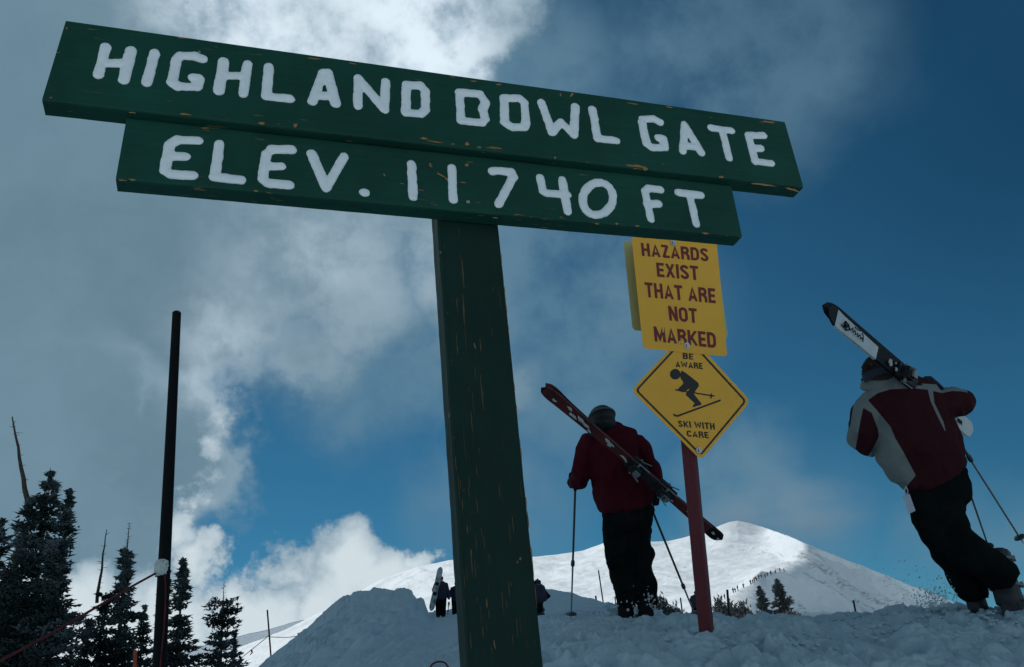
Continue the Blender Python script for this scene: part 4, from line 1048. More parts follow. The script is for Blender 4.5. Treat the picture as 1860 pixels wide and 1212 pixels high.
# distant ones on the right
def far_conifer(px, py, hw, label, seed, base_y=1135, d=150, prof=None, dens=.75):
    b = pt(px, base_y, d); conifer(px, py, d, b[2], hw, label, seed, prof, dens=dens, size=3.4, mats=M_farneedle, group='distant spruces below the ridge', name='distant_spruce', gaps=0)
far_conifer(1411, 1055, 19, 'taller distant spruce below the line of climbers', 41)
far_conifer(1379, 1067, 12, 'smaller distant spruce left of the tall distant one', 42)
def shrub(px, py, base_y, w, d, label, seed, n=46):
    rs = random.Random(seed); k = d / FPX; b = pt(px, base_y, d); root = empty('distant_shrub', b, label, 'shrub', 'frosted shrubs behind the near bank')
    mb = MB(); H = (base_y - py) * k; C = []; D = []
    for i in range(n):
        a = rs.uniform(-1, 1); e = b + np.array([a * w * k, rs.uniform(-.5, .5) * w * k, H * rs.uniform(.45, 1.0) * (1 - .5 * a * a)]); s_ = b + np.array([a * w * k * .7, 0, 0])
        mb.add(*tube([s_, (s_ + e) / 2 + np.array([rs.gauss(0, .1), 0, 0]), e], [.05, .04, .015], 4))
        for q in range(9):
            t = rs.uniform(.25, 1); C.append(s_ + (e - s_) * t + np.array([rs.gauss(0, .28), rs.gauss(0, .28), rs.gauss(0, .2)])); D.append(unit(np.array([rs.gauss(0, .6), rs.gauss(0, .6), 1])))
    part('stems', mb.mesh(), M_shrub, root)
    C = np.array(C); v, f = clumps(C, np.array(D), np.full(len(C), .7), np.full(len(C), .12)); part('foliage', mesh(v, f), M_farneedle if seed % 2 else M_shrub, root)
shrub(1205, 1079, 1130, 20, 110, 'dark shrub right of the climbing skier\'s cuffs', 51, 60); shrub(1228, 1096, 1130, 13, 110, 'low dark shrub sloping down beside the larger dark one', 53, 30)
shrub(1312, 1084, 1130, 12, 120, 'frosted shrub directly right of the red post', 52); shrub(1335, 1092, 1135, 12, 120, 'middle of the grey frosted shrubs right of the red post', 54); shrub(1356, 1092, 1135, 13, 120, 'rightmost of the grey frosted shrubs beside the small spruce', 56)
far_stake(1325, 1130, 1321, 1071, 118, .16, 'bare dead stem standing among the grey shrubs right of the red post')
far_stake(1240, 1118, 1236, 1086, 108, .09, 'thin bare stem left of the ski pole basket'); shrub(1438, 1110, 1130, 16, 130, 'low scrub right of the taller distant spruce', 58, 20)

# ------------------------------------------------------------------ figures
FW = unit(np.array([0, 1.0, 0.0]))
def head_parts(px, py, d, hw, yaw=0.0, pitch=0.0):
    """skull, jaw, nose, ears, neck of a head looking away along +Y turned by yaw"""
    c = pt(px, py, d); k = hw * d / FPX; f = np.array([math.sin(yaw), math.cos(yaw), 0]); s_ = np.array([f[1], -f[0], 0]); u = np.array([0, 0, 1.0])
    P = [ellipsoid(c, (s_ * k * .86, f * k * 1.05, u * k * 1.1)), ellipsoid(c + f * k * .35 - u * k * .55, (s_ * k * .62, f * k * .65, u * k * .6)),
         ellipsoid(c + f * k * 1.08 - u * k * .15, (s_ * k * .14, f * k * .22, u * k * .26)),
         ellipsoid(c + f * k * .98 - u * k * .62, (s_ * k * .26, f * k * .12, u * k * .09))]
    for e in (-1, 1): P.append(ellipsoid(c + s_ * e * k * .88 - u * k * .15, (s_ * k * .12, f * k * .2, u * k * .3)))
    return P, c, k, f, s_, u
def hand_parts(c, fwd, side, up, k=0.045):
    """gloved fist: palm, four unequal curled fingers, thumb from the palm's side"""
    P = [ellipsoid(c, (side * k * .95, fwd * k * 1.1, up * k * .55), 12, 8)]
    for i in range(4):
        L = (.95, 1.1, 1.0, .8)[i] * k; b = c + fwd * k * .75 + side * k * (-.7 + .46 * i)
        P.append(tube([b - fwd * .3 * k, b + fwd * L * .35 , b + fwd * L * .5 - up * L * .55, b + fwd * L * .1 - up * L * .95], [k * .27, k * .27, k * .24, k * .2], 8))
    b = c - side * k * .85 - fwd * k * .2; P.append(tube([b, b - side * k * .3 + fwd * k * .45 - up * k * .2, b + side * k * .1 + fwd * k * .8 - up * k * .6], [k * .3, k * .29, k * .22], 8))
    return P
def boot(c_px, c_py, d, fwd, k=1.0, root=None, mats=M_boot, trim=M_boottrim):
    """ski boot: sole, foot shell, raked cuff, buckles; the ankle stands at the pixel"""
    c = pt(c_px, c_py, d); f = unit(fwd); s_ = unit(np.cross(f, [0, 0, 1.0])); u = unit(np.cross(s_, f))
    P = [ellipsoid(c + f * .10 * k - u * .06 * k, (s_ * .055 * k, f * .15 * k, u * .055 * k)), tube([c - f * .035 * k - u * .07 * k, c - f * .02 * k + u * .06 * k, c + f * .02 * k + u * .20 * k], [.068 * k, .066 * k, .075 * k], 12),
         box(c + f * .07 * k - u * .108 * k, (s_ * .048 * k, f * .165 * k, u * .018 * k)), ellipsoid(c - f * .05 * k - u * .05 * k, (s_ * .055 * k, f * .06 * k, u * .07 * k))]
    b = part('ski_boot', fused(P, .009, 2), mats, root)
    mb = MB()
    for h in (.02, .09, .16): 
        q = c + u * h * k + f * (-.005 + .1 * h) * k
        ring = [q + (s_ * math.cos(a) + f * math.sin(a)) * .074 * k for a in np.linspace(0, 2 * math.pi, 17)]
        mb.add(*tube(ring, .007 * k, 6, cap=False)); mb.add(*box(q + s_ * .078 * k, (s_ * .008 * k, f * .03 * k, u * .010 * k)))
    part('buckles', mb.mesh(), trim, b)
    return b
def ski_pole(hand, tip, label, frac_dark=.5, basket_at=.0, grip=.12, r=.0075, group=None, basket_r=.05):
    hand, tip = np.asarray(hand, float), np.asarray(tip, float); d = unit(tip - hand); L = np.linalg.norm(tip - hand)
    root = empty('ski_pole', tip, label, 'ski pole', group)
    m = hand + d * L * frac_dark
    part('upper_shaft', MB().add(*tube([hand, m], [r * 1.15, r * 1.1], 10)).mesh(), M_poledark, root)
    part('lower_shaft', MB().add(*tube([m, tip], [r * .95, r * .8], 10)).mesh(), M_alu, root)
    part('clamp', MB().add(*tube([m - d * .025, m - d * .01, m + d * .02, m + d * .03], [r * 1.3, r * 2.0, r * 2.0, r * 1.2], 10)).mesh(), M_poledark, root)
    part('grip', MB().add(*tube([hand - d * .09, hand - d * .085, hand + d * (grip - .09), hand + d * grip * .3], [r * 1.4, r * 2.1, r * 1.7, r * 1.3], 10)).mesh(), M_glove, root)
    bc = tip - d * basket_at; mb = MB(); x, y, _ = frame_of(d)
    mb.add(*tube([bc - d * .012, bc - d * .004, bc + d * .004, bc + d * .012], [.012, basket_r * .92, basket_r, .010], 14)); mb.add(*tube([bc, bc + d * .05], [.006, .001], 6))
    part('basket', mb.mesh(), M_poledark, root)
    x = unit(np.cross(d, _F)); h0 = hand - d * .08
    mb = MB(); mb.add(*tube([h0, h0 + x * .03 + np.array([0, 0, -.03]), h0 + x * .035 + np.array([0, 0, -.09]), h0 + d * .1], .006, 6)); part('strap', mb.mesh(), M_glove, root)
    return root
def ski(A, B, nrm, width, label, segs, tipcurl=1.0, bind=None, group=None, spots=None):
    """A = tip, B = tail; segs = [(from t, material)], bindings at bind; nrm = side the top face looks to"""
    A, B = np.asarray(A, float), np.asarray(B, float); d = B - A; L = np.linalg.norm(d); d = d / L; n = unit(nrm - d * np.dot(nrm, d)); w = np.cross(d, n)
    root = empty('ski', (A + B) / 2, label, 'ski', group)
    mats = []; 
    for _, m in segs:
        if m not in mats: mats.append(m)
    N_ = 70; V = []; F = []; mi = []
    for i in range(N_ + 1):
        t = i / N_
        hw = width / 2 * (0.80 + .20 * (2 * t - 1) ** 2 + .12 * (1 - t) ** 4)
        if t < .07: hw *= math.sin(math.acos(max(-1, min(1, 1 - t / .07)))) * .98 + .02
        if t > .965: hw *= max(.05, math.sqrt(max(0, 1 - ((t - .965) / .035) ** 2)) * .9 + .1)
        lift = .07 * max(0, (.12 - t) / .12) ** 2 * tipcurl - .012 * math.sin(math.pi * min(1, max(0, (t - .12) / .8)))
        th = .005 + .010 * math.sin(math.pi * min(1, max(0, t))) ** .6
        c = A + d * L * t + n * lift
        V += [c - w * hw, c - w * hw * .86 + n * th, c + w * hw * .86 + n * th, c + w * hw]
    for i in range(N_):
        t = (i + .5) / N_; m = segs[0][1]
        for t0, mm in segs:
            if t >= t0: m = mm
        q = mats.index(m)
        for k in range(4): F.append((i * 4 + k, i * 4 + (k + 1) % 4, (i + 1) * 4 + (k + 1) % 4, (i + 1) * 4 + k)); mi.append(q if k != 3 else mats.index(m))
    F += [(3, 2, 1, 0), (N_ * 4, N_ * 4 + 1, N_ * 4 + 2, N_ * 4 + 3)]; mi += [0, 0]
    me = mesh(V, F)
    body = part('ski_body', me, mats, root); me.polygons.foreach_set('material_index', mi)
    if bind:
        for name, t0, l, hgt in (('toe_binding', bind[0], .13, .042), ('heel_binding', bind[1], .16, .055)):
            c = A + d * L * t0 + n * .02; mb = MB()
            mb.add(*box(c, (d * l * .6, w * width * .42, n * .010)), 0) ; mb.add(*box(c + n * .030, (d * l * .34, w * width * .33, n * .026)), 0); mb.add(*ellipsoid(c + n * .05 + d * l * .12, (d * l * .30, w * width * .30, n * .022), 10, 7), 0)
            mb.add(*tube([c - d * l * .3 + n * .02, c + n * hgt * 1.2, c + d * l * .35 + n * .03], [.018, .022, .014], 8), 0)
            mb.add(*box(c + n * .070 + d * l * .1, (d * l * .20, w * width * .20, n * .007)), 1)
            mb.add(*tube([c - w * width * .55 + n * .02, c + w * width * .55 + n * .02], .010, 8), 1)
            mb.add(*tube([c + w * width * .5, c + w * width * .62 + d * .10 + n * .03], .005, 6), 1); mb.add(*tube([c - w * width * .5, c - w * width * .62 + d * .10 + n * .03], .005, 6), 1)
            part(name, mb.mesh(), [M_bind, M_bindmetal], root)
        c = A + d * L * (bind[0] + bind[1]) / 2 + n * .016; part('binding_plate', MB().add(*box(c, (d * L * (bind[1] - bind[0]) * .55, w * width * .30, n * .007))).mesh(), M_bind, root)
    if spots:
        rs = random.Random(spots[0]); mb = MB()
        for (t, y, sx, sy) in spots[1]:
            c = A + d * L * t + w * y * width + n * (.0165 if t > .12 else .03 ); q = []
            for k in range(11):
                a = 2 * math.pi * k / 11; rr = rs.uniform(.4, 1); q.append(c + d * sx * rr * math.cos(a) + w * sy * rr * math.sin(a))
            top = [p + n * .005 for p in q]; m = len(q)
            mb.add(q + top, [tuple(range(m, 2 * m))] + [(i, (i + 1) % m, (i + 1) % m + m, i + m) for i in range(m)])
        part('stuck_snow', mb.mesh(), M_skisnow, root, kind='stuff')
    return root, (A, d, L, w, n)
def pix_of(co):
    q = co - EYE; dz = q @ _F; return W0 / 2 + FPX * (q @ _R) / dz, H0 / 2 - FPX * (q @ _U) / dz
def inpoly(x, y, poly):
    r = np.zeros(len(x), bool); j = len(poly) - 1
    for i in range(len(poly)):
        xi, yi = poly[i]; xj, yj = poly[j]
        c = ((yi > y) != (yj > y)) & (x < (xj - xi) * (y - yi) / (yj - yi + 1e-9) + xi); r ^= c; j = i
    return r

# ---- left skier ----------------------------------------------------
def left_skier():
    d = 7.0
    root = empty('person', pt(1152, 1118, d), 'skier in plain red jacket and black trousers climbing away, red skis slung across the back', 'person')
    hp, hc, hk, hf, hs, hu = head_parts(1094, 762, d, 20, -.15)
    B = hp + [loft([(1098, 782, d, 12, .055), (1106, 800, d, 30, .09), (1115, 820, d, 40, .11), (1124, 870, d, 38, .11), (1136, 915, d, 40, .12), (1138, 940, d, 38, .12)]),
         loft([(1072, 802, d, 11, .05), (1062, 835, d, 10, .045), (1058, 862, d, 9, .04), (1046, 872, d + .25, 6, .03), (1041, 876, d + .3, 6, .03)]),
         loft([(1158, 802, d, 11, .05), (1176, 835, d, 10, .045), (1188, 864, d + .03, 9, .04), (1188, 890, d + .12, 6, .03), (1188, 902, d + .15, 6, .03)]),
         loft([(1122, 940, d, 16, .07), (1124, 1000, d, 10, .045), (1130, 1060, d, 9, .04), (1136, 1098, d, 8, .035)]), loft([(1158, 940, d + .05, 16, .07), (1160, 1000, d + .06, 10, .045), (1169, 1060, d + .05, 9, .04), (1173, 1104, d, 8, .035)])]
    part('body', fused(B, .014, 2), M_skin, root)
    J = [loft([(1103, 772, d, 15, .075), (1106, 784, d, 26, .10), (1111, 795, d, 44, .12), (1113, 808, d, 51, .14), (1117, 835, d, 50, .15), (1122, 865, d, 49, .16), (1129, 888, d, 51, .17), (1135, 908, d, 50, .17), (1137, 918, d, 47, .165)], 26, .25),
         loft([(1070, 799, d, 13, .08), (1062, 818, d, 16, .085), (1058, 842, d - .01, 16.5, .085), (1057, 862, d, 16, .085), (1052, 872, d + .10, 13.5, .07), (1045, 873, d + .22, 10.5, .055)], 18),
         loft([(1155, 800, d, 14, .08), (1168, 817, d, 16, .085), (1179, 840, d, 15, .08), (1187, 864, d + .04, 13, .07), (1189, 886, d + .10, 10.5, .055)], 18),
         ellipsoid(pt(1108, 778, d), (_R * .10, _F * .09, _U * .045))]
    jk = part('jacket', fused(J, .010, 3, .019, 5.0, seed=2, stretch=(1.2, 1, .55)), M_redjacket, root)
    hem = [pt(1086 + 99 * t, 924 - 12 * t + 3 * math.sin(t * 9), d - .155 * math.sin(math.pi * t)) for t in np.linspace(0, 1, 20)]
    part('hem', MB().add(*tube(hem, .007, 8)).mesh(), M_redjacket, jk)
    T = [loft([(1136, 905, d, 44, .13), (1139, 930, d, 44, .15), (1140, 952, d, 43, .15)], 24, .4),
         loft([(1121, 945, d - .01, 26, .13), (1123, 985, d, 24, .12), (1126, 1010, d, 24, .115), (1130, 1035, d, 22.5, .11), (1136, 1065, d, 21, .11), (1138, 1088, d, 18, .105), (1141, 1099, d, 15, .09)], 18, .3),
         loft([(1158, 945, d + .05, 24, .13), (1157, 985, d + .06, 23.5, .12), (1162, 1003, d + .06, 24.5, .12), (1166, 1035, d + .05, 24.5, .115), (1174, 1068, d + .04, 23, .11), (1176, 1090, d + .03, 20, .105), (1175, 1100, d + .02, 17, .09)], 18, .3)]
    tr = part('trousers', fused(T, .012, 2, .016, 7.5, seed=5, stretch=(1, 1, .7)), M_blackpant, root)
    rnd = random.Random(8); mb = MB()
    for i in range(46):
        a = rnd.choice((1140, 1176, 1182)); c = pt(a + rnd.gauss(4, 8), rnd.choice((rnd.uniform(1088, 1112), rnd.uniform(1064, 1110))), d - .115 + rnd.uniform(-.005, .025)); r = rnd.uniform(.003, .009)
        mb.add(*ellipsoid(c, (_R * r * rnd.uniform(.6, 1.6), _F * r * .5, _U * r * rnd.uniform(.6, 1.6)), 8, 6))
    part('stuck_snow', mb.mesh(), M_skisnow, tr, kind='stuff')
    boot(1135, 1104, d, (-.05, 1, .12), .95, root, M_glove, M_skisnow); boot(1173, 1112, d - .05, (.1, 1, .12), .95, root, M_glove, M_skisnow)
    # helmet: shell, band, goggle strap
    k = .104
    hl = part('helmet', fused([ellipsoid(hc + hu * .012, (hs * k, hf * k * 1.12, hu * k * 1.0), 22, 14), ellipsoid(hc - hf * .03 - hu * .045, (hs * k * .94, hf * k * .85, hu * k * .75), 20, 12)], .006, 1), M_helmet, root)
    ring = [hc + hu * (.025 + .030 * math.cos(a)) + (hs * math.sin(a) * 1.015 * k - hf * math.cos(a) * k * 1.13) * .97 for a in np.linspace(-1.8, 1.8, 28)]
    part('goggle_strap', MB().add(*tube(ring, .010, 8)).mesh(), M_strap, hl, smooth=True)
    # gloves
    cL = pt(1041, 873, d + .26); cR = pt(1188, 905, d + .14)
    for c, sd in ((cL, 1), (cR, -1)):
        f_ = unit(np.array([0.0, .9, -.25])); s_ = np.array([0, .25, .9]) * -1; s_ = unit(s_); u_ = np.cross(s_, f_) * sd
        part('glove', fused(hand_parts(c, f_, s_, u_, .047) + [tube([c - f_ * .09 - u_ * .0, c - f_ * .02], [.036, .04], 12)], .007, 1), M_glove, root)
    ski_pole(pt(1045, 884, d + .22), pt(1037.5, 1115, 7.25), 'upright ski pole planted by the left hand of the skier in plain red jacket', .60, r=.0085, basket_r=.047, basket_at=-.0)
    ski_pole(pt(1184, 925, d + .1), pt(1262, 1116, 7.5), 'ski pole slanting right from the right hand of the skier in plain red jacket', .72, r=.0085, basket_r=.047)
    # skis
    nrm = unit(-_F * .92 - _U * .27 - _R * .27)
    A, Bt = pt(983, 701, 6.42), pt(1308, 980, 7.0)
    spots = (3, [(.07, .05, .03, .012), (.14, -.2, .035, .012), (.17, .1, .05, .014), (.20, -.1, .06, .016), (.235, .0, .045, .012), (.26, .15, .03, .010), (.345, -.2, .07, .013), (.36, -.05, .03, .014), (.44, .0, .05, .010), (.47, .1, .04, .012), (.71, .1, .03, .012), (.80, -.1, .02, .01), (.95, -.1, .025, .016), (.985, 0, .02, .014)])
    ski(A, Bt, nrm, .098, 'snow-flecked front one of the two red skis slung across the red-jacketed back', [(0, M_blackski), (.02, M_redski), (.93, M_blackski)], .35, (.50, .66), 'pair of red skis on the climber\'s back', spots)
    A2, B2 = A - nrm * .022 + (Bt - A) * .018, Bt - nrm * .022 + (Bt - A) * .012
    ski(A2, B2, -nrm, .098, 'rear one of the two red skis, its tip curling up behind the front tip', [(0, M_redski), (.90, M_blackski)], .9, (.50, .66), 'pair of red skis on the climber\'s back')
    mb = MB(); c = pt(1083, 780, 6.72); x, y, dd = frame_of(unit(Bt - A))
    ring = [c + x * .075 * math.cos(a) + y * .05 * math.sin(a) for a in np.linspace(0, 2 * math.pi, 21)]
    mb.add(*tube(ring, .016, 8, cap=False)); part('ski_strap', mb.mesh(), M_glove, root)
left_skier()

# ---- right skier ---------------------------------------------------
def Z5(x, y): return (1460 + x / 3.565, 520 + y / 3.565)
def right_skier():
    d = 5.6
    root = empty('person', pt(1785, 1108, d), 'bareheaded skier in grey and maroon panelled jacket striding uphill at the right edge', 'person')
    hp, hc, hk, hf, hs, hu = head_parts(1598, 677, d, 27, -.55)
    B = hp + [loft([(1602, 700, d, 15, .06), (1620, 722, d, 40, .10), (1650, 760, d, 60, .13), (1680, 810, d, 58, .13), (1700, 860, d, 48, .13), (1705, 890, d, 42, .13)]),
              loft([(1585, 735, d, 14, .06), (1566, 770, d + .02, 13, .055), (1560, 805, d + .08, 11, .05), (1575, 815, d + .25, 8, .035), (1590, 812, d + .36, 8, .03)]),
              loft([(1690, 725, d, 15, .06), (1730, 730, d + .05, 13, .05), (1750, 733, d + .12, 11, .05), (1735, 725, d + .3, 9, .04), (1715, 712, d + .36, 8, .035)]),
              loft([(1690, 890, d, 20, .08), (1706, 965, d, 14, .06), (1742, 1035, d + .05, 11, .05), (1768, 1086, d + .05, 9, .04)]), loft([(1718, 890, d, 20, .08), (1728, 970, d - .07, 14, .06), (1782, 1018, d - .13, 11, .05), (1826, 1055, d - .12, 9, .04)])]
    part('body', fused(B, .014, 2), M_skin, root)
    J = [loft([(1601, 690, d, 25, .075), (1606, 702, d, 34, .095), (1620, 718, d, 56, .12), (1638, 737, d, 68, .15), (1652, 760, d, 71, .16), (1664, 792, d, 71, .17), (1677, 822, d, 71, .175), (1690, 848, d, 66, .175), (1700, 868, d, 57, .17)], 30, .2),
         loft([(1588, 728, d, 20, .10), (1573, 750, d, 24, .10), (1566, 775, d + .01, 26, .10), (1565, 797, d + .05, 24, .095), (1576, 808, d + .16, 19, .08), (1590, 806, d + .30, 13, .06)], 20),
         loft([(1694, 739, d, 25, .10), (1714, 736, d + .02, 26, .10), (1738, 730, d + .05, 25, .095), (1750, 728, d + .11, 18, .085), (1742, 722, d + .24, 14, .065), (1722, 712, d + .34, 11, .05)], 20),
         loft([(1612, 790, d, 22, .13), (1624, 830, d, 27, .14), (1640, 862, d, 24, .14), (1651, 879, d, 15, .13)], 18, .35),
         loft([(1604, 683, d + .01, 31, .088), (1606, 700, d + .01, 40, .10)], 20, .25),
         loft([(1718, 820, d, 30, .13), (1730, 845, d, 25, .14)], 16, .3),
         loft([(1590, 682, d + .02, 22, .07), (1606, 694, d, 30, .085)], 18, .3)]
    me = fused(J, .0075, 5, .015, 4.6, seed=8, stretch=(1.2, 1, .7))
    grey = [[Z5(*p) for p in q] for q in (
        [(380, 560), (640, 560), (700, 640), (830, 650), (820, 672), (700, 660), (560, 668), (480, 692), (415, 738), (470, 800), (520, 860), (562, 910), (592, 985), (640, 1065), (725, 1225), (500, 1500), (350, 1200), (455, 1040), (485, 975), (478, 920), (440, 820), (385, 788), (365, 880), (328, 1095), (240, 1040), (200, 760), (330, 690)],
        [(800, 655), (835, 665), (845, 755), (905, 880), (925, 960), (905, 920), (860, 830), (820, 740)],
        [(760, 630), (1060, 650), (1060, 690), (1030, 682), (960, 678), (900, 692), (850, 682), (800, 668)])]
    red = [[Z5(*p) for p in q] for q in ([(300, 760), (322, 768), (300, 905), (290, 920), (270, 850)], [(255, 985), (275, 985), (270, 1010), (262, 1010)])]
    n = len(me.vertices); co = np.empty(n * 3, np.float32); me.vertices.foreach_get('co', co); X, Y = pix_of(co.reshape(-1, 3).astype(float))
    def sdist(poly):
        q = np.array(poly + [poly[0]]); best = np.full(n, 1e9)
        for (x0, y0), (x1, y1) in zip(q[:-1], q[1:]):
            t = np.clip(((X - x0) * (x1 - x0) + (Y - y0) * (y1 - y0)) / ((x1 - x0) ** 2 + (y1 - y0) ** 2 + 1e-9), 0, 1)
            best = np.minimum(best, np.hypot(X - x0 - t * (x1 - x0), Y - y0 - t * (y1 - y0)))
        return np.where(inpoly(X, Y, poly), best, -best)
    g = np.maximum.reduce([sdist(q) for q in grey])
    for q in red: g = np.minimum(g, -sdist(q))
    at = me.attributes.new('panel', 'FLOAT', 'POINT'); at.data.foreach_set('value', np.clip(g, -6, 6).astype(np.float32))
    nt = M_maroon.node_tree; N = nt.nodes; b_ = N['Principled BSDF']; src = b_.inputs['Base Color'].links[0].from_socket
    an = N.new('ShaderNodeAttribute'); an.attribute_name = 'panel'; mr = N.new('ShaderNodeMapRange'); nt.links.new(an.outputs['Fac'], mr.inputs[0]); mr.inputs[1].default_value = -.25; mr.inputs[2].default_value = .25
    mx = N.new('ShaderNodeMix'); mx.data_type = 'RGBA'; nt.links.new(mr.outputs[0], mx.inputs[0]); nt.links.new(src, mx.inputs[6]); mx.inputs[7].default_value = (0.17, 0.20, 0.195, 1); nt.links.new(mx.outputs[2], b_.inputs['Base Color'])
    jk = part('jacket', me, M_maroon, root)
    T = [loft([(1702, 862, d, 50, .15), (1708, 885, d, 52, .155), (1710, 905, d, 48, .15)], 24, .5),
         loft([(1684, 885, d, 36, .145), (1692, 930, d, 36, .135), (1707, 965, d, 34, .13), (1722, 1000, d + .03, 28, .115), (1744, 1035, d + .05, 26, .11), (1760, 1062, d + .05, 26, .11), (1768, 1080, d + .05, 24, .10)], 20, .25),
         loft([(1722, 885, d + .02, 30, .14), (1718, 930, d - .02, 27, .13), (1728, 975, d - .08, 34, .13), (1755, 1000, d - .12, 33, .125), (1785, 1020, d - .13, 29, .12), (1812, 1040, d - .12, 30, .115), (1826, 1050, d - .12, 29, .105)], 20, .2)]
    part('trousers', fused(T, .012, 2, .013, 6.5, seed=15, stretch=(1, 1, .7)), M_blackpant, root)
    boot(1772, 1092, d + .05, (.35, 1, .1), .92, root); boot(1829, 1074, d - .13, (.5, .9, -.12), 1.2, root)
    # hair, headband, sunglasses, collar
    k = hk
    rs = random.Random(4); C = []; D = []
    for i in range(1500):
        v = unit(np.array([rs.gauss(0, 1), rs.gauss(0, 1), rs.gauss(0, 1)])); loc = v @ hu
        if loc < -.25 or (v @ hf) > .75: continue
        p = hc + (hs * (v @ hs) * .90 + hf * (v @ hf) * 1.08 + hu * (v @ hu) * 1.12) * k; C.append(p); D.append(unit(v + hu * .5 + np.array([rs.gauss(0, .25), rs.gauss(0, .25), rs.gauss(0, .2)])))
    C = np.array(C); v, f = clumps(C, np.array(D), np.full(len(C), .042), np.full(len(C), .010))
    hb = MB().add(*ellipsoid(hc + hu * .06 * k - hf * .12 * k, (hs * .93 * k, hf * 1.0 * k, hu * 1.12 * k), 18, 12)); hb.add(v, f)
    part('hair', hb.mesh(), M_hair, root)
    ring = [hc - hu * .20 * k + (hs * math.cos(a) * 1.02 + hf * math.sin(a) * 1.16) * k for a in np.linspace(0, 2 * math.pi, 33)]
    me = MB(); 
    V = []; 
    for q in ring: 
        o_ = unit(q - hc); V += [q - hu * .030, q + o_ * .006 - hu * .0, q + hu * .026]
    F = [(3 * i + j, 3 * i + 3 + j, 3 * i + 4 + j, 3 * i + 1 + j) for i in range(32) for j in (0, 1)]
    part('headband', mesh(V, F), M_band, root, smooth=True)
    mb = MB()
    for e in (-1, 1):
        mb.add(*ellipsoid(hc + hf * k * 1.03 + hs * e * k * .42 - hu * k * .22, (hs * k * .32, hf * k * .10, hu * k * .2), 12, 8)); mb.add(*tube([hc + hf * k * .95 + hs * e * k * .7 - hu * k * .2, hc + hs * e * k * .95 - hu * k * .2], .004, 6))
    part('sunglasses', mb.mesh(), M_poledark, root)
    # hand on the ski
    c = pt(1700, 703, d + .34); part('glove', fused(hand_parts(c, unit(np.array([-.6, -.2, .35])), unit(np.array([.2, .9, .3])), unit(np.array([.5, -.2, .8])), .05), .007, 1), M_glove, root)
    c = pt(1592, 806, d + .34); part('glove', fused(hand_parts(c, unit(np.array([.6, .7, -.1])), unit(np.array([.1, .1, .98])), unit(np.array([-.6, .7, 0])), .047), .007, 1), M_glove, root)
    # lift pass on its cord
    q = [(1640, 900), (1652, 897), (1663, 928), (1650, 934)]; V = [pt(x, y, d - .10) for x, y in q] + [pt(x, y, d - .097) for x, y in q]
    lp = part('lift_pass', mesh(V, [(0, 1, 2, 3), (7, 6, 5, 4), (0, 4, 5, 1), (1, 5, 6, 2), (2, 6, 7, 3), (3, 7, 4, 0)]), M_pass, root)
    part('pass_cord', MB().add(*tube([pt(1645, 884, d - .11), pt(1643, 892, d - .10), pt(1646, 901, d - .10)], .0035, 6)).add(*tube([pt(1646, 884, d - .11), pt(1649, 892, d - .10), pt(1647, 901, d - .10)], .0035, 6)).mesh(), M_pass, root)
    # straps dangling behind the shoulder
    part('strap', MB().add(*tube([pt(1675, 693, d + .05), pt(1681, 686, d + .03), pt(1690, 686, d + .02), pt(1704, 698, d + .02), pt(1712, 706, d + .04)], .011, 8)).add(*tube([pt(1678, 692, d), pt(1688, 690, d), pt(1695, 703, d)], .010, 8)).mesh(), M_band, root)
    part('strap', MB().add(*tube([pt(1748, 882, d), pt(1753, 890, d), pt(1757, 897, d)], [.007, .010, .009], 8)).mesh(), M_blackpant, root)
    # skis on the shoulder
    nrm = unit(-_F * .92 + _U * .30 - _R * .25)
    A, Bt = pt(1495, 560, 4.72), pt(1764, 787, 6.16)
    rt, (a0, dd, L, w, nn) = ski(A, Bt, nrm, .102, 'outer white and black ski on the shoulder, with black tip and scribbled lettering', [(0, M_blackski), (.055, M_whiteski), (.30, M_blackski), (.77, M_whiteski)], .4, (.45, .62), 'pair of white and black skis on the shoulder',
        (6, [(.37, 0, .03, .03), (.41, .1, .02, .015), (.445, -.15, .022, .02), (.56, .1, .02, .015), (.575, -.1, .016, .014), (.585, .2, .012, .012), (.53, .1, .03, .01), (.66, .0, .03, .02), (.40, -.22, .01, .01)]))
    A2, B2 = pt(1499, 555, 4.76), pt(1768, 783, 6.20)
    ski(A2, B2, -nrm, .100, 'inner ski on the shoulder, its dark edge showing above the white one', [(0, M_blackski), (.77, M_whiteski)], .2, None, 'pair of white and black skis on the shoulder')
    # scribbled logo script near the tip, and at the tail
    mb = MB()
    def sp(t, y, l=.018): return a0 + dd * L * t + w * y * .102 + nn * l
    big_ = [(.095, .16), (.115, .22), (.128, .1), (.118, -.12), (.100, -.16), (.098, .02), (.112, .1)]
    mb.add(*tube([sp(*p) for p in big_], .0045, 6)); mb.add(*tube([sp(.10, -.02), sp(.125, -.02)], .004, 6))
    scr = [(.132, .05), (.14, -.12), (.148, .05), (.154, -.1), (.162, .06), (.17, -.08), (.176, .08), (.182, -.1), (.19, .06), (.196, -.05), (.206, .12), (.2, -.22), (.19, -.26)]
    mb.add(*tube([sp(*p) for p in scr], .003, 6)); mb.add(*tube([sp(.15, -.28), sp(.18, -.30)], .003, 6)); mb.add(*tube([sp(.085, .1), sp(.09, .24)], .003, 6))
    for k_ in range(5): mb.add(*tube([sp(.86 + .008 * k_, -.15), sp(.866 + .008 * k_, .12)], .003, 6))
    part('logo_script', mb.mesh(), M_blackski, rt, kind='stuff')
    ski_pole(pt(1722, 770, d - .05), pt(1852, 976, 5.55), 'ski pole trailing to the right frame edge behind the panelled jacket', .3, r=.0075, basket_r=.036, basket_at=.0)
    ski_pole(pt(1742, 838, d + .16), pt(1795, 992, 5.95), 'shorter-looking ski pole dropping behind the striding skier\'s thigh', .3, r=.0075, basket_r=.036)
right_skier()

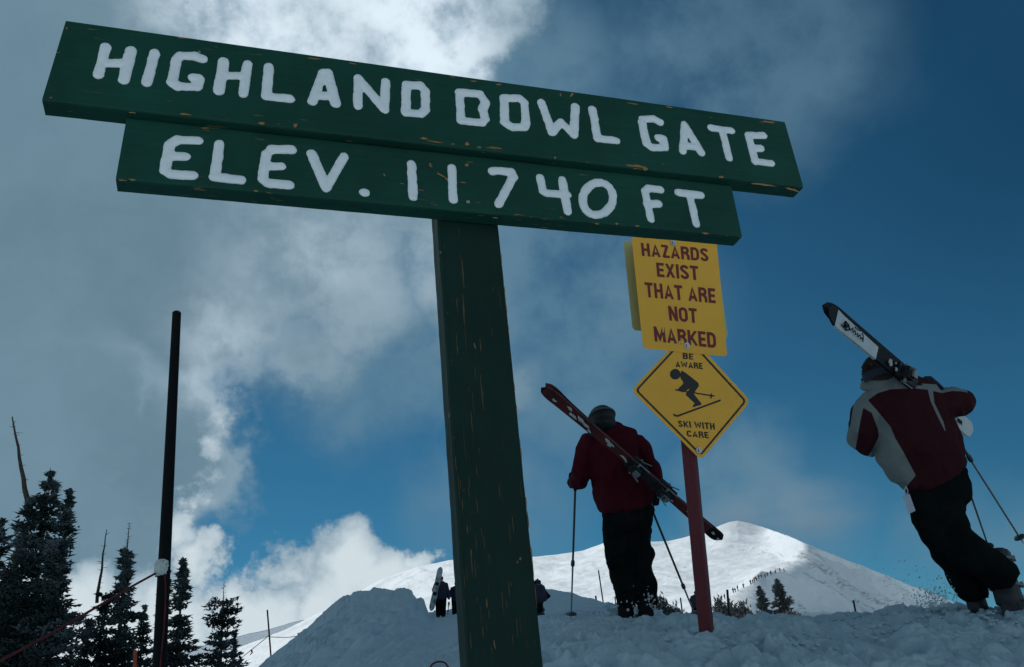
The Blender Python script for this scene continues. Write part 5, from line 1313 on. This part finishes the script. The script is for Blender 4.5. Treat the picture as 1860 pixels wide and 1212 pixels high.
# ---- kicked-up snow --------------------------------------------------
def spray():
    rs = random.Random(12); C = []; mb = MB()
    for i in range(620):
        t = rs.random() ** 1.6; x = min(1738, 1708 - 75 * t * rs.random() + rs.gauss(0, 18) - 45 * t); y = 1102 - 110 * t * rs.random() ** 1.0
        if i < 420: x = min(1738, 1700 + rs.gauss(0, 20)); y = 1103 - abs(rs.gauss(0, 22))
        r = abs(rs.gauss(0, .0026)) + .0010; c = pt(x, y, 5.3 + rs.uniform(-.1, .4)); v, f = sphere(c, r, 5, 4); mb.add([np.array(p) + rs.gauss(0, .2) * r for p in v], f)
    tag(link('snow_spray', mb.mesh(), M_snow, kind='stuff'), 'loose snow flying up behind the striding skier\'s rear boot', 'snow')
spray()

# ---- people in the middle distance ----------------------------------
def ground_depth(px, py):
    Y, D = interp_cols(NEAR, [px]); Y = Y[0].copy(); Y[-1] = np.interp(px, [c[0] for c in CREST], [c[1] for c in CREST])
    return math.exp(np.interp(-py, -Y, D[0]))
def mid_person(px, fy, hy, d, label, jm, extra=None, lean=0):
    h = (fy - hy); k = d / FPX; root = empty('person', pt(px, fy, d), label, 'person', None)
    u = lambda f_: fy - h * f_; w = h * .135
    X = lambda f_: px + lean * f_
    P, c, kk, *_r = head_parts(X(.94), u(.935), d, h * .055)
    part('body', fused(P + [loft([(X(.88), u(.88), d, w * .35, .08), (X(.5), u(.5), d, w * .6, .11)]), loft([(px - w * .5, u(.48), d, w * .33, .08), (px - w * .5, u(.04), d, w * .25, .06)]), loft([(px + w * .5, u(.48), d, w * .33, .08), (px + w * .5, u(.04), d, w * .25, .06)])], .03, 1), M_skin, root)
    part('jacket', fused([loft([(X(.88), u(.88), d, w * .45, .09), (X(.83), u(.83), d, w * 1.0, .14), (X(.65), u(.65), d, w * 1.05, .17), (X(.48), u(.48), d, w * 1.0, .17)], 16, .3),
        loft([(X(.82) - w * .9, u(.82), d, w * .36, .08), (X(.66) - w * 1.35, u(.66), d, w * .34, .07), (X(.6) - w * 1.05, u(.56), d - .1, w * .26, .06)], 12), loft([(X(.82) + w * .9, u(.82), d, w * .36, .08), (X(.62) + w * 1.3, u(.62), d, w * .32, .07), (X(.45) + w * 1.45, u(.45), d, w * .24, .06)], 12)], .026, 2), jm, root)
    part('trousers', fused([loft([(px - w * .5, u(.52), d, w * .62, .13), (px - w * .55, u(.3), d, w * .46, .11), (px - w * .5, u(.05), d, w * .42, .09)], 12), loft([(px + w * .45, u(.52), d, w * .62, .13), (px + w * .5, u(.3), d, w * .46, .11), (px + w * .45, u(.05), d, w * .42, .09)], 12)], .024, 1), M_blackpant, root)
    part('hat', MB().add(*ellipsoid(c + np.array([0, 0, kk * .25]), ((kk * 1.1, 0, 0), (0, kk * 1.2, 0), (0, 0, kk * 1.05)), 14, 9)).mesh(), extra or M_helmet, root, smooth=True)
    for s_ in (-1, 1): c = pt(px + s_ * w * .5, u(.01), d); part('boot', MB().add(*ellipsoid(c, ((.07, 0, 0), (0, .16, 0), (0, 0, .07)), 10, 6)).mesh(), M_boot, root)
    return root
DM = ground_depth(801, 1120)
mid_person(801, 1122, 1047, DM * .95, 'hiker in dark navy jacket carrying a pale snowboard upright on the back', M_navy, M_redcap)
def snowboard():
    d = DM * .95 - .4; k = d / FPX; A, B = pt(801, 1029, d), pt(783, 1110, d); ax = unit(B - A); w = unit(np.cross(ax, _F)); L = np.linalg.norm(B - A); V = []; N_ = 26
    for i in range(N_ + 1):
        t = i / N_; hw = 5.4 * k * (min(1, math.sqrt(max(0, 1 - ((abs(t - .5) - .36) / .14) ** 2)) if abs(t - .5) > .36 else 1)) * (.88 + .12 * abs(2 * t - 1)); lift = .05 * max(0, abs(2 * t - 1) - .8) / .2
        c = A + (B - A) * t - _F * lift; V += [c - w * hw, c + w * hw, c + w * hw + _F * .012, c - w * hw + _F * .012]
    F = [(4 * i + j, 4 * i + (j + 1) % 4, 4 * i + 4 + (j + 1) % 4, 4 * i + 4 + j) for i in range(N_) for j in range(4)] + [(0, 1, 2, 3), (4 * N_ + 3, 4 * N_ + 2, 4 * N_ + 1, 4 * N_)]
    root = empty('snowboard', B, 'pale grey snowboard standing upright on the navy-jacketed hiker\'s back', 'snowboard'); b = part('board', mesh(V, F), M_board, root)
    for t in (.38, .6): part('binding', MB().add(*box(A + (B - A) * t - _F * .06, (w * 3.2 * k, ax * .05, _F * .05))).mesh(), M_bind, root)
snowboard()
mid_person(829, 1120, 1057, DM * .96, 'dark-clad hiker half hidden by the left edge of the green post', M_navy, M_helmet)
mid_person(977, 1122, 1054, ground_depth(977, 1122) * .95, 'stooping hiker just showing at the right edge of the green post', M_navy, M_helmet, lean=2)
DR = ground_depth(977, 1122)
ski(pt(968, 1052, DR - .3), pt(995, 1088, DR - .2), -_F, .11, 'short dark ski sticking out right of the green post on a hiker\'s back', [(0, M_blackski)])
mid_person(1263.5, 1128, 1074, 46, 'dark-clad hiker in red cap showing above the bank beside the red post', M_hiker, M_redcap)
ski_pole(pt(815, 1098, DM), pt(812.5, 1122, DM), 'thin ski pole hanging beside the navy-jacketed hiker', .5, r=.016, basket_r=.05)
ski_pole(pt(983, 1092, DR), pt(987, 1123, DR), 'thin ski pole at the right side of the stooping hiker', .5, r=.016, basket_r=.05)

# ---- the line of climbers on the ridge --------------------------------
def hiker_mesh(seed):
    rs = random.Random(seed); g = .25 * (1 if seed % 2 else -1)
    P = [sphere((0, 0, 1.62), .15, 10, 7), tube([(0, 0, .8), (0, .03, 1.2), (.0, 0, 1.48)], [.19, .24, .15], 10), tube([(-.1, -g, 0), (-.1, 0, .45), (-.08, 0, .88)], [.1, .11, .14], 8), tube([(.1, g, 0), (.1, 0, .45), (.08, 0, .88)], [.1, .11, .14], 8),
         tube([(-.2, 0, 1.4), (-.33, .05, 1.1), (-.28, .25, .95)], [.09, .08, .06], 8), tube([(.2, 0, 1.4), (.34, .05, 1.1), (.28, .25, .95)], [.09, .08, .06], 8),
         tube([(-.3, -.2, .9), (.45, -.2, 2.1 + .2 * rs.random())], [.05, .05], 6)]
    return fused(P, .05, 1)
hm = [hiker_mesh(1), hiker_mesh(2)]
for m in hm: m.materials.append(M_hiker)
H8 = lambda x, y: (1180 + x / 3.577, 920 + y / 3.577)
spots = [(490, 602, 290), (558, 556, 318), (575, 546, 322), (612, 528, 330), (658, 505, 345), (672, 497, 350), (683, 490, 352), (697, 482, 356), (712, 470, 362), (727, 464, 366), (753, 462, 372), (767, 452, 378), (790, 443, 386), (820, 434, 396), (848, 420, 408), (876, 424, 412), (470, 606, 285), (690, 474, 360), (545, 560, 315)]
for i, (x, y, d) in enumerate(spots):
    o = bpy.data.objects.new('person', hm[i % 2]); COL.objects.link(o); o.location = tuple(pt(*H8(x, y + 2), d)); o.rotation_euler = (0, 0, random.Random(i).uniform(-.8, .8)); s_ = (.85 + .25 * random.Random(i + 50).random()); o.scale = (s_,) * 3
    tag(o, {16: 'lowest climber of the line on the ridge, close beside the red post', 15: 'highest climber of the line, near the notch in the ridge crest', 3: 'lone climber in the gap between the lower pair and the crowd on the ridge', 0: 'second lowest climber of the line, just right of the red post'}.get(i, 'tiny dark figure in the line of climbers following the sunlit ridge crest'), 'person', 'climbers strung out along the ridge')
